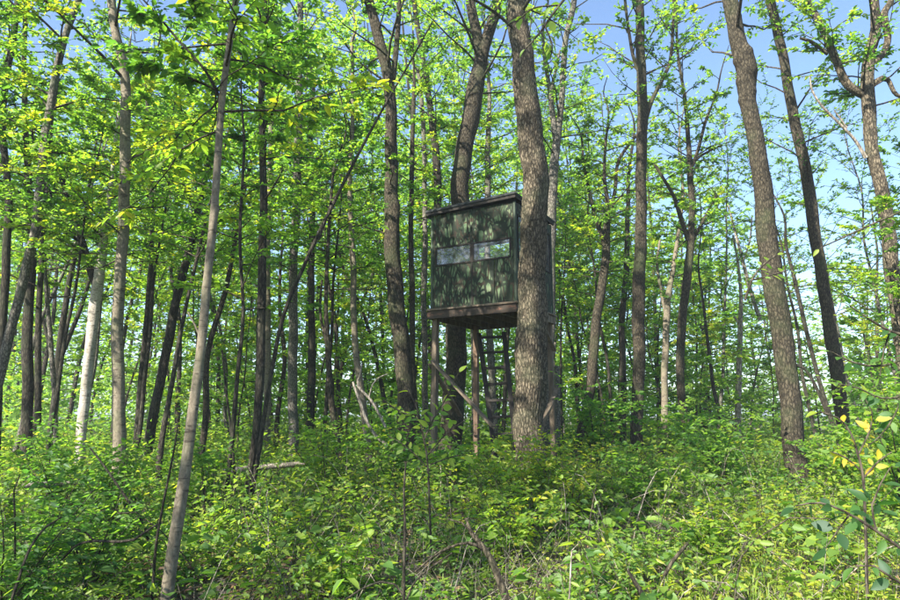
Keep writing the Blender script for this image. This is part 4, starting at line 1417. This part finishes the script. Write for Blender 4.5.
shrub('leafy_shrub', 'tall leafy shrub in the gap between the blind and the straight dark trunk', 594, 12.5, 1.9, 1.0, 10, .10, .48)
shrub('leafy_shrub', 'feathery green shrub left of the stout burred trunk', 715, 10.5, 1.25, 1.1, 10, .09, .47)
shrub('leafy_shrub', 'shrub crowding the foot of the leaning trunk at the right', 838, 9.5, 1.25, .9, 9, .085, .60)
shrub('leafy_shrub', 'tall leafy shrub at the right edge under the gnarled trunk', 890, 7.6, 1.8, .8, 11, .085, .52)
shrub('leafy_shrub', 'small sunlit shrub in the grassy right foreground', 700, 6.6, .6, .5, 6, .06, .70)
shrub('leafy_shrub', 'shrub hugging the foot of the crooked trunk', 678, 13.0, 1.4, 1.0, 9, .10, .5)


# ------------------------------------------------------------------ fallen wood
def wood_piece(name, label, cat, runs, bark, group=None, segs=9, subname='branchlet'):
    """runs: lists of (u, v, width px, depth); the first is the thing's own stem, the rest are parts."""
    w0 = None
    root = None
    for i, run in enumerate(runs):
        w = np.array([(*P(u, v, d), px2m(wd, P(u, v, d)) / 2) for (u, v, wd, d) in run])
        s = catmull(w, 0.06)
        if root is None:
            org = s[0, :3].copy()
            org[2] = float(gz(org[0], org[1]))
            root = empty(name, org, label, cat, group)
        g = Geo()
        tube(g, s[:, :3], np.maximum(s[:, 3], .0015), segs, 0, .08, 0, i)
        # close both ends
        for e in (0, -1):
            c = s[e, :3]
            ring = np.concatenate(g.v)[:segs] if e == 0 else np.concatenate(g.v)[(len(s) - 1) * segs:len(s) * segs]
            for k in range(0, segs - 1, 2):
                g.add([c, ring[k], ring[(k + 1) % segs], ring[(k + 2) % segs]], [(0, 1, 2, 3)])
        part('stem' if i == 0 else subname, g.mesh('stem', [BARK[bark]], origin=org), root)
    return root


wood_piece('fallen_log', 'pale fallen log lying behind the thin dark stems, left of centre', 'log',
           [[(206, 475, 4, 10.2), (235, 470, 5.5, 10.3), (265, 467, 5.5, 10.4), (290, 465, 5, 10.5), (312, 463, 4, 10.6)]], 'dead', segs=12)
wood_piece('fallen_log', 'short brown fallen log half hidden in the plants at far left', 'log',
           [[(22, 486, 4, 7.8), (45, 484, 5, 7.9), (70, 483, 4, 8.0)]], 'dead', segs=12)
wood_piece('dead_branch', 'bare pale forked dead branch propped left of the thick dark trunk', 'branch',
           [[(388, 446, 3, 9.4), (378, 438, 3.2, 9.4), (368, 424, 3.2, 9.4), (360, 402, 3, 9.45), (353, 382, 2.4, 9.5)],
            [(386, 428, 2.6, 9.3), (378, 412, 2.6, 9.35), (370, 399, 2.6, 9.4), (358, 386, 2.4, 9.45), (360, 375, 2, 9.5), (362, 364, 1.5, 9.5)],
            [(369, 398, 1.8, 9.4), (373, 384, 1.6, 9.35), (380, 377, 1.4, 9.3), (388, 374, 1, 9.3)]], 'dead')
wood_piece('broken_branch', 'dark broken branch slanting up out of the plants in the middle foreground', 'branch',
           [[(512, 612, 9, 4.9), (503, 590, 8, 4.95), (494, 566, 7, 5.0), (484, 548, 5.5, 5.05), (472, 534, 4, 5.1), (466, 518, 2, 5.15)],
            [(486, 551, 3.5, 5.05), (468, 543, 3, 5.0), (440, 552, 2.4, 4.95), (415, 572, 1.8, 4.9)],
            [(476, 538, 2.4, 5.1), (462, 523, 2, 5.1), (448, 519, 1.4, 5.15)]], 'brown')
wood_piece('broken_branch', 'small dark broken branch sticking up in the grassy right foreground', 'branch',
           [[(664, 576, 4, 5.0), (672, 562, 4, 5.0), (682, 550, 3.6, 5.0), (688, 543, 3, 5.0)]], 'brown')
wood_piece('broken_branch', 'short dark stick poking up between the grasses right of centre', 'branch',
           [[(642, 594, 5, 4.6), (636, 584, 4.5, 4.6), (628, 571, 3, 4.6)]], 'dark')
wood_piece('upright_twig', 'thin dark upright stem in the foreground left of centre', 'stem',
           [[(404, 612, 3.6, 4.4), (404, 570, 3.2, 4.4), (405, 530, 2.8, 4.4), (404, 490, 2.2, 4.4), (406, 462, 1.6, 4.4)],
            [(403, 594, 2.4, 4.4), (394, 584, 2, 4.4), (380, 582, 2, 4.4), (360, 590, 1.8, 4.4), (345, 600, 1.5, 4.4)],
            [(405, 604, 2.2, 4.4), (413, 585, 2, 4.4), (424, 573, 1.8, 4.35), (452, 553, 1.4, 4.3)]], 'dark', segs=7, subname='side_twig')
wood_piece('bramble', 'dark arching bramble stem across the left foreground plants', 'stem',
           [[(8, 612, 3, 4.3), (20, 575, 2.8, 4.3), (30, 548, 2.4, 4.35), (46, 527, 2, 4.4), (62, 517, 1.4, 4.4)],
            [(62, 560, 2, 4.6), (74, 547, 2.4, 4.6), (92, 541, 2.6, 4.6), (118, 542, 2.6, 4.6), (134, 540, 2.6, 4.6), (147, 531, 2.2, 4.6), (158, 524, 1.6, 4.6)],
            [(94, 541, 2, 4.6), (86, 533, 1.8, 4.6), (72, 528, 1.6, 4.6)],
            [(15, 560, 2, 4.5), (15, 520, 1.8, 4.5), (14, 490, 1.4, 4.5), (20, 475, 1, 4.5)]], 'dark', segs=7, subname='side_twig')
wood_piece('leaning_twig', 'thin dark stem leaning right beside the slim pale foreground trunk', 'stem',
           [[(152, 600, 3, 5.3), (156, 545, 2.8, 5.3), (162, 510, 2.4, 5.3), (168, 480, 2.2, 5.3), (174, 450, 1.8, 5.3), (178, 425, 1.2, 5.3)]], 'dark', segs=7)
wood_piece('leaning_twig', 'thin dark stem slanting down to the left of the slim pale foreground trunk', 'stem',
           [[(148, 540, 3, 5.9), (144, 525, 2.8, 5.9), (133, 508, 2.4, 5.9), (118, 486, 2.2, 5.9), (104, 466, 2, 5.9), (90, 448, 1.4, 5.9)]], 'dark', segs=7)
wood_piece('snag_stump', 'broken dark stump beside the foot of the spotted trunk right of the blind', 'stump',
           [[(660, 455, 10, 15), (661, 438, 10, 15), (664, 428, 8, 15), (670, 424, 5, 15)], [(664, 432, 5, 15), (672, 426, 4, 15), (678, 431, 2.5, 15)],
            [(659, 440, 4, 15), (652, 432, 3, 15), (648, 436, 2, 15)]], 'brown')
wood_piece('fence_post', 'short weathered post standing right of the blind leg', 'post',
           [[(558, 452, 5, 15.5), (558, 410, 5, 15.5), (557, 366, 5, 15.5)]], 'grey')


# ------------------------------------------------------------------ near twigs whose leaves can be told apart
def leaf_mesh(name, mat, tint, aspect, fold, droop):
    g = Geo()
    n = 7
    t = np.linspace(0, 1, n)
    wd = aspect * 0.5 * np.sin(np.pi * t ** 0.8) ** 0.85
    wd[0] = wd[-1] = 0.012
    mid = np.stack([t, 0 * t, -droop * t ** 2], 1)
    lf = mid + np.stack([0 * t, wd, fold * wd], 1)
    rt = mid + np.stack([0 * t, -wd, fold * wd], 1)
    v = np.concatenate([lf, mid, rt])
    q = []
    for i in range(n - 1):
        q += [(i + 1, i, n + i, n + i + 1), (n + i + 1, n + i, 2 * n + i, 2 * n + i + 1)]
    g.add(v, q, 0, tint)
    return g.mesh(name, [mat])


LEAFM = {}
for key, tn, asp in (('green', .34, .52), ('dark', .10, .55), ('bright', .78, .55), ('yellow', .93, .5), ('mid', .6, .46)):
    LEAFM[key] = [leaf_mesh('leaf', LEAF, tn + dt, asp * a_, fo, dr_) for (dt, a_, fo, dr_) in ((0, 1, .25, .18), (.05, .85, .4, .3), (-.05, 1.1, .12, .08))]


def sprig(name, label, cat, stems, nleaf, size_px, keys, group=None, bark='twig', start=.25, extra=()):
    """A near twig: stems (u, v, px, depth) and single leaves set alternately on them."""
    root = None
    for si, run in enumerate(stems):
        w = np.array([(*P(u, v, d), px2m(wd, P(u, v, d)) / 2) for (u, v, wd, d) in run])
        s = catmull(w, 0.05)
        if root is None:
            org = s[0, :3].copy()
            root = empty(name, org, label, cat, group)
        g = Geo()
        tube(g, s[:, :3], np.maximum(s[:, 3], .001), 6)
        nl = nleaf[si] if isinstance(nleaf, (list, tuple)) else nleaf
        for k in range(nl):
            f = start + (1 - start) * (k + rng.uniform(.2, .9)) / nl
            i = min(int(f * (len(s) - 1)), len(s) - 2)
            p = s[i, :3]
            ax = unit(s[i + 1, :3] - s[i, :3])
            sd = unit(np.cross(ax, np.array((0.1, -.6, .8)) + rng.normal(0, .3, 3))) * (1 if k % 2 else -1)
            if k == nl - 1:
                p, sd = s[-1, :3], sd * .2
            dv = unit(ax * rng.uniform(.3, .8) + sd * rng.uniform(.6, 1) + rng.normal(0, .2, 3) + np.array((0, 0, -.18)))
            L = px2m(size_px * rng.uniform(.65, 1.2), p)
            q = p + dv * L * .22
            tube(g, np.array([p, (p + q) / 2 + np.array((0, 0, .002)), q]), .0011, 4)
            nz = np.array((0, -.45, .75)) + rng.normal(0, .4, 3)
            yv = unit(np.cross(nz, dv))
            zv = np.cross(dv, yv)
            key = keys[int(rng.integers(len(keys)))]
            o = part('leaf', LEAFM[key][int(rng.integers(3))], root)
            M = Matrix.Identity(4)
            for a_ in range(3):
                M[a_][0], M[a_][1], M[a_][2] = dv[a_] * L, yv[a_] * L, zv[a_] * L
                M[a_][3] = q[a_] - org[a_]
            o.matrix_local = M
        part('stem', g.mesh('stem', [BARK[bark]], origin=org), root)
    return root


def down(u, v, d):      # pixel row where the ground lies at this depth
    x = P(u, v, d)[0]
    uu, vv = proj(np.array((x, d, float(gz(x, d)))))
    return float(vv[0])


D_ = 6.4
sprig('young_maple', 'young sapling with big yellow-green leaves in front of the blind post', 'sapling',
      [[(432, down(432, 520, D_), 2.2, D_), (428, 470, 2.0, D_), (424, 440, 1.8, D_), (418, 412, 1.5, D_), (410, 392, 1.2, D_), (402, 380, 1, D_)],
       [(424, 440, 1.5, D_), (434, 418, 1.3, D_), (444, 402, 1.1, D_), (452, 386, 1, D_), (458, 374, .8, D_)],
       [(420, 415, 1.3, D_), (406, 414, 1.1, D_), (394, 408, 1, D_), (384, 400, .8, D_)],
       [(428, 455, 1.3, D_), (444, 436, 1.1, D_), (456, 426, 1, D_), (466, 420, .8, D_)],
       [(430, 470, 1.3, D_), (410, 450, 1.1, D_), (396, 440, 1, D_), (388, 436, .8, D_)],
       [(430, 465, 1.3, D_), (448, 458, 1.1, D_), (462, 455, .8, D_)]],
      [18, 18, 15, 13, 15, 10], 10, ['bright', 'bright', 'mid', 'bright', 'mid'], bark='twig', start=.2)
D_ = 3.0
sprig('leafy_branch', 'dark large-leaved branch reaching in low at the right edge', 'branch',
      [[(930, 572, 4, D_), (900, 548, 3.4, D_), (872, 528, 3, D_), (845, 512, 2.4, D_), (820, 503, 2, D_), (796, 506, 1.4, D_)],
       [(876, 530, 2.2, D_), (872, 505, 2, D_), (880, 485, 1.6, D_), (890, 468, 1.2, D_)],
       [(905, 551, 2.4, D_), (902, 520, 2, D_), (906, 495, 1.6, D_)],
       [(850, 514, 2, D_), (838, 530, 1.6, D_), (828, 545, 1.2, D_)]],
      [12, 7, 6, 5], 17, ['dark', 'dark', 'green'])
D_ = 2.7
sprig('leafy_sprig', 'small sprig of dark drooping leaves at the lower right corner', 'branch',
      [[(935, 606, 3.4, D_), (912, 590, 3, D_), (892, 578, 2.4, D_), (874, 566, 2, D_), (856, 566, 1.4, D_)]], [8], 17, ['dark', 'green'])
D_ = 4.2
sprig('overhanging_branch', 'leafy dark green branch hanging in from the right edge below the gnarled trunk', 'branch',
      [[(940, 330, 4, D_), (912, 336, 3.4, D_), (888, 330, 2.8, D_), (868, 318, 2.2, D_), (850, 306, 1.4, D_)],
       [(925, 336, 3, D_), (900, 360, 2.6, D_), (876, 366, 2.2, D_), (852, 362, 1.8, D_), (832, 352, 1.2, D_)],
       [(928, 350, 3, D_), (905, 392, 2.6, D_), (882, 398, 2, D_), (858, 388, 1.6, D_), (838, 384, 1.2, D_)],
       [(890, 332, 2, D_), (884, 350, 1.8, D_), (880, 376, 1.4, D_)],
       [(905, 392, 2, D_), (892, 420, 1.8, D_), (880, 436, 1.4, D_), (868, 446, 1, D_)]],
      [14, 16, 16, 8, 10], 12.5, ['green', 'dark', 'green', 'mid'])
D_ = 5.0
sprig('yellow_leaved_sapling', 'sapling with yellow leaves in front of the leaning trunk at the right', 'sapling',
      [[(868, down(868, 540, D_), 3.4, D_), (864, 490, 3, D_), (858, 455, 2.6, D_), (850, 432, 2.2, D_), (838, 418, 1.8, D_), (820, 412, 1.2, D_)],
       [(858, 455, 2, D_), (870, 430, 1.8, D_), (872, 412, 1.4, D_), (866, 400, 1, D_)],
       [(860, 470, 2, D_), (846, 458, 1.8, D_), (832, 452, 1.2, D_)],
       [(862, 480, 2, D_), (878, 462, 1.8, D_), (892, 452, 1.2, D_)]],
      [9, 8, 6, 7], 12, ['yellow', 'yellow', 'bright', 'mid'], start=.4)
D_ = 4.6
sprig('bare_twig', 'long thin dark twig slanting in from the right edge across the trunks', 'twig',
      [[(935, 196, 2.4, D_), (900, 212, 2.2, D_), (868, 226, 1.8, D_), (842, 238, 1.6, D_), (820, 248, 1, D_)],
       [(858, 230, 1.2, D_), (850, 240, 1, D_), (846, 248, .8, D_)]], [3, 2], 10, ['mid', 'bright'], start=.5)
D_ = 7.5
sprig('trunk_sprig', 'bright leafy sprig hanging across the top of the thick furrowed trunk', 'branch',
      [[(600, -40, 3, D_), (572, -10, 2.8, D_), (552, 15, 2.4, D_), (538, 35, 2, D_), (526, 48, 1.4, D_)],
       [(560, 5, 2, D_), (534, 8, 1.8, D_), (518, 20, 1.4, D_), (508, 24, 1, D_)],
       [(545, 26, 2, D_), (552, 45, 1.6, D_), (550, 60, 1, D_)]], [14, 12, 7], 11, ['bright', 'bright', 'mid'], start=.2)
D_ = 8.5
sprig('trunk_sprig', 'bright leafy sprig crossing the stout burred trunk at mid height', 'branch',
      [[(745, 300, 2.4, D_), (752, 280, 2.2, D_), (762, 266, 1.8, D_), (776, 255, 1.2, D_)],
       [(752, 280, 1.8, D_), (768, 276, 1.6, D_), (788, 270, 1.2, D_)]], [8, 8], 9, ['bright', 'mid'], start=.2)


# ------------------------------------------------------------------ the hazy air of the wood
def haze():
    g = Geo()
    box_geo(g, (-1000, -800, -1.6), (1000, 1600, 19.5))
    m, nt = new_mat('haze')
    pv = nd(nt, 'ShaderNodeVolumePrincipled')
    pv.inputs['Color'].default_value = (0.80, 0.90, 1.0, 1)
    pv.inputs['Density'].default_value = HAZE
    pv.inputs['Anisotropy'].default_value = 0.2
    out = nd(nt, 'ShaderNodeOutputMaterial')
    nt.links.new(pv.outputs[0], out.inputs['Volume'])
    o = link(bpy.data.objects.new('haze', g.mesh('haze', [m], smooth=False)))
    o['kind'] = 'stuff'


HAZE = 0.0012
haze()
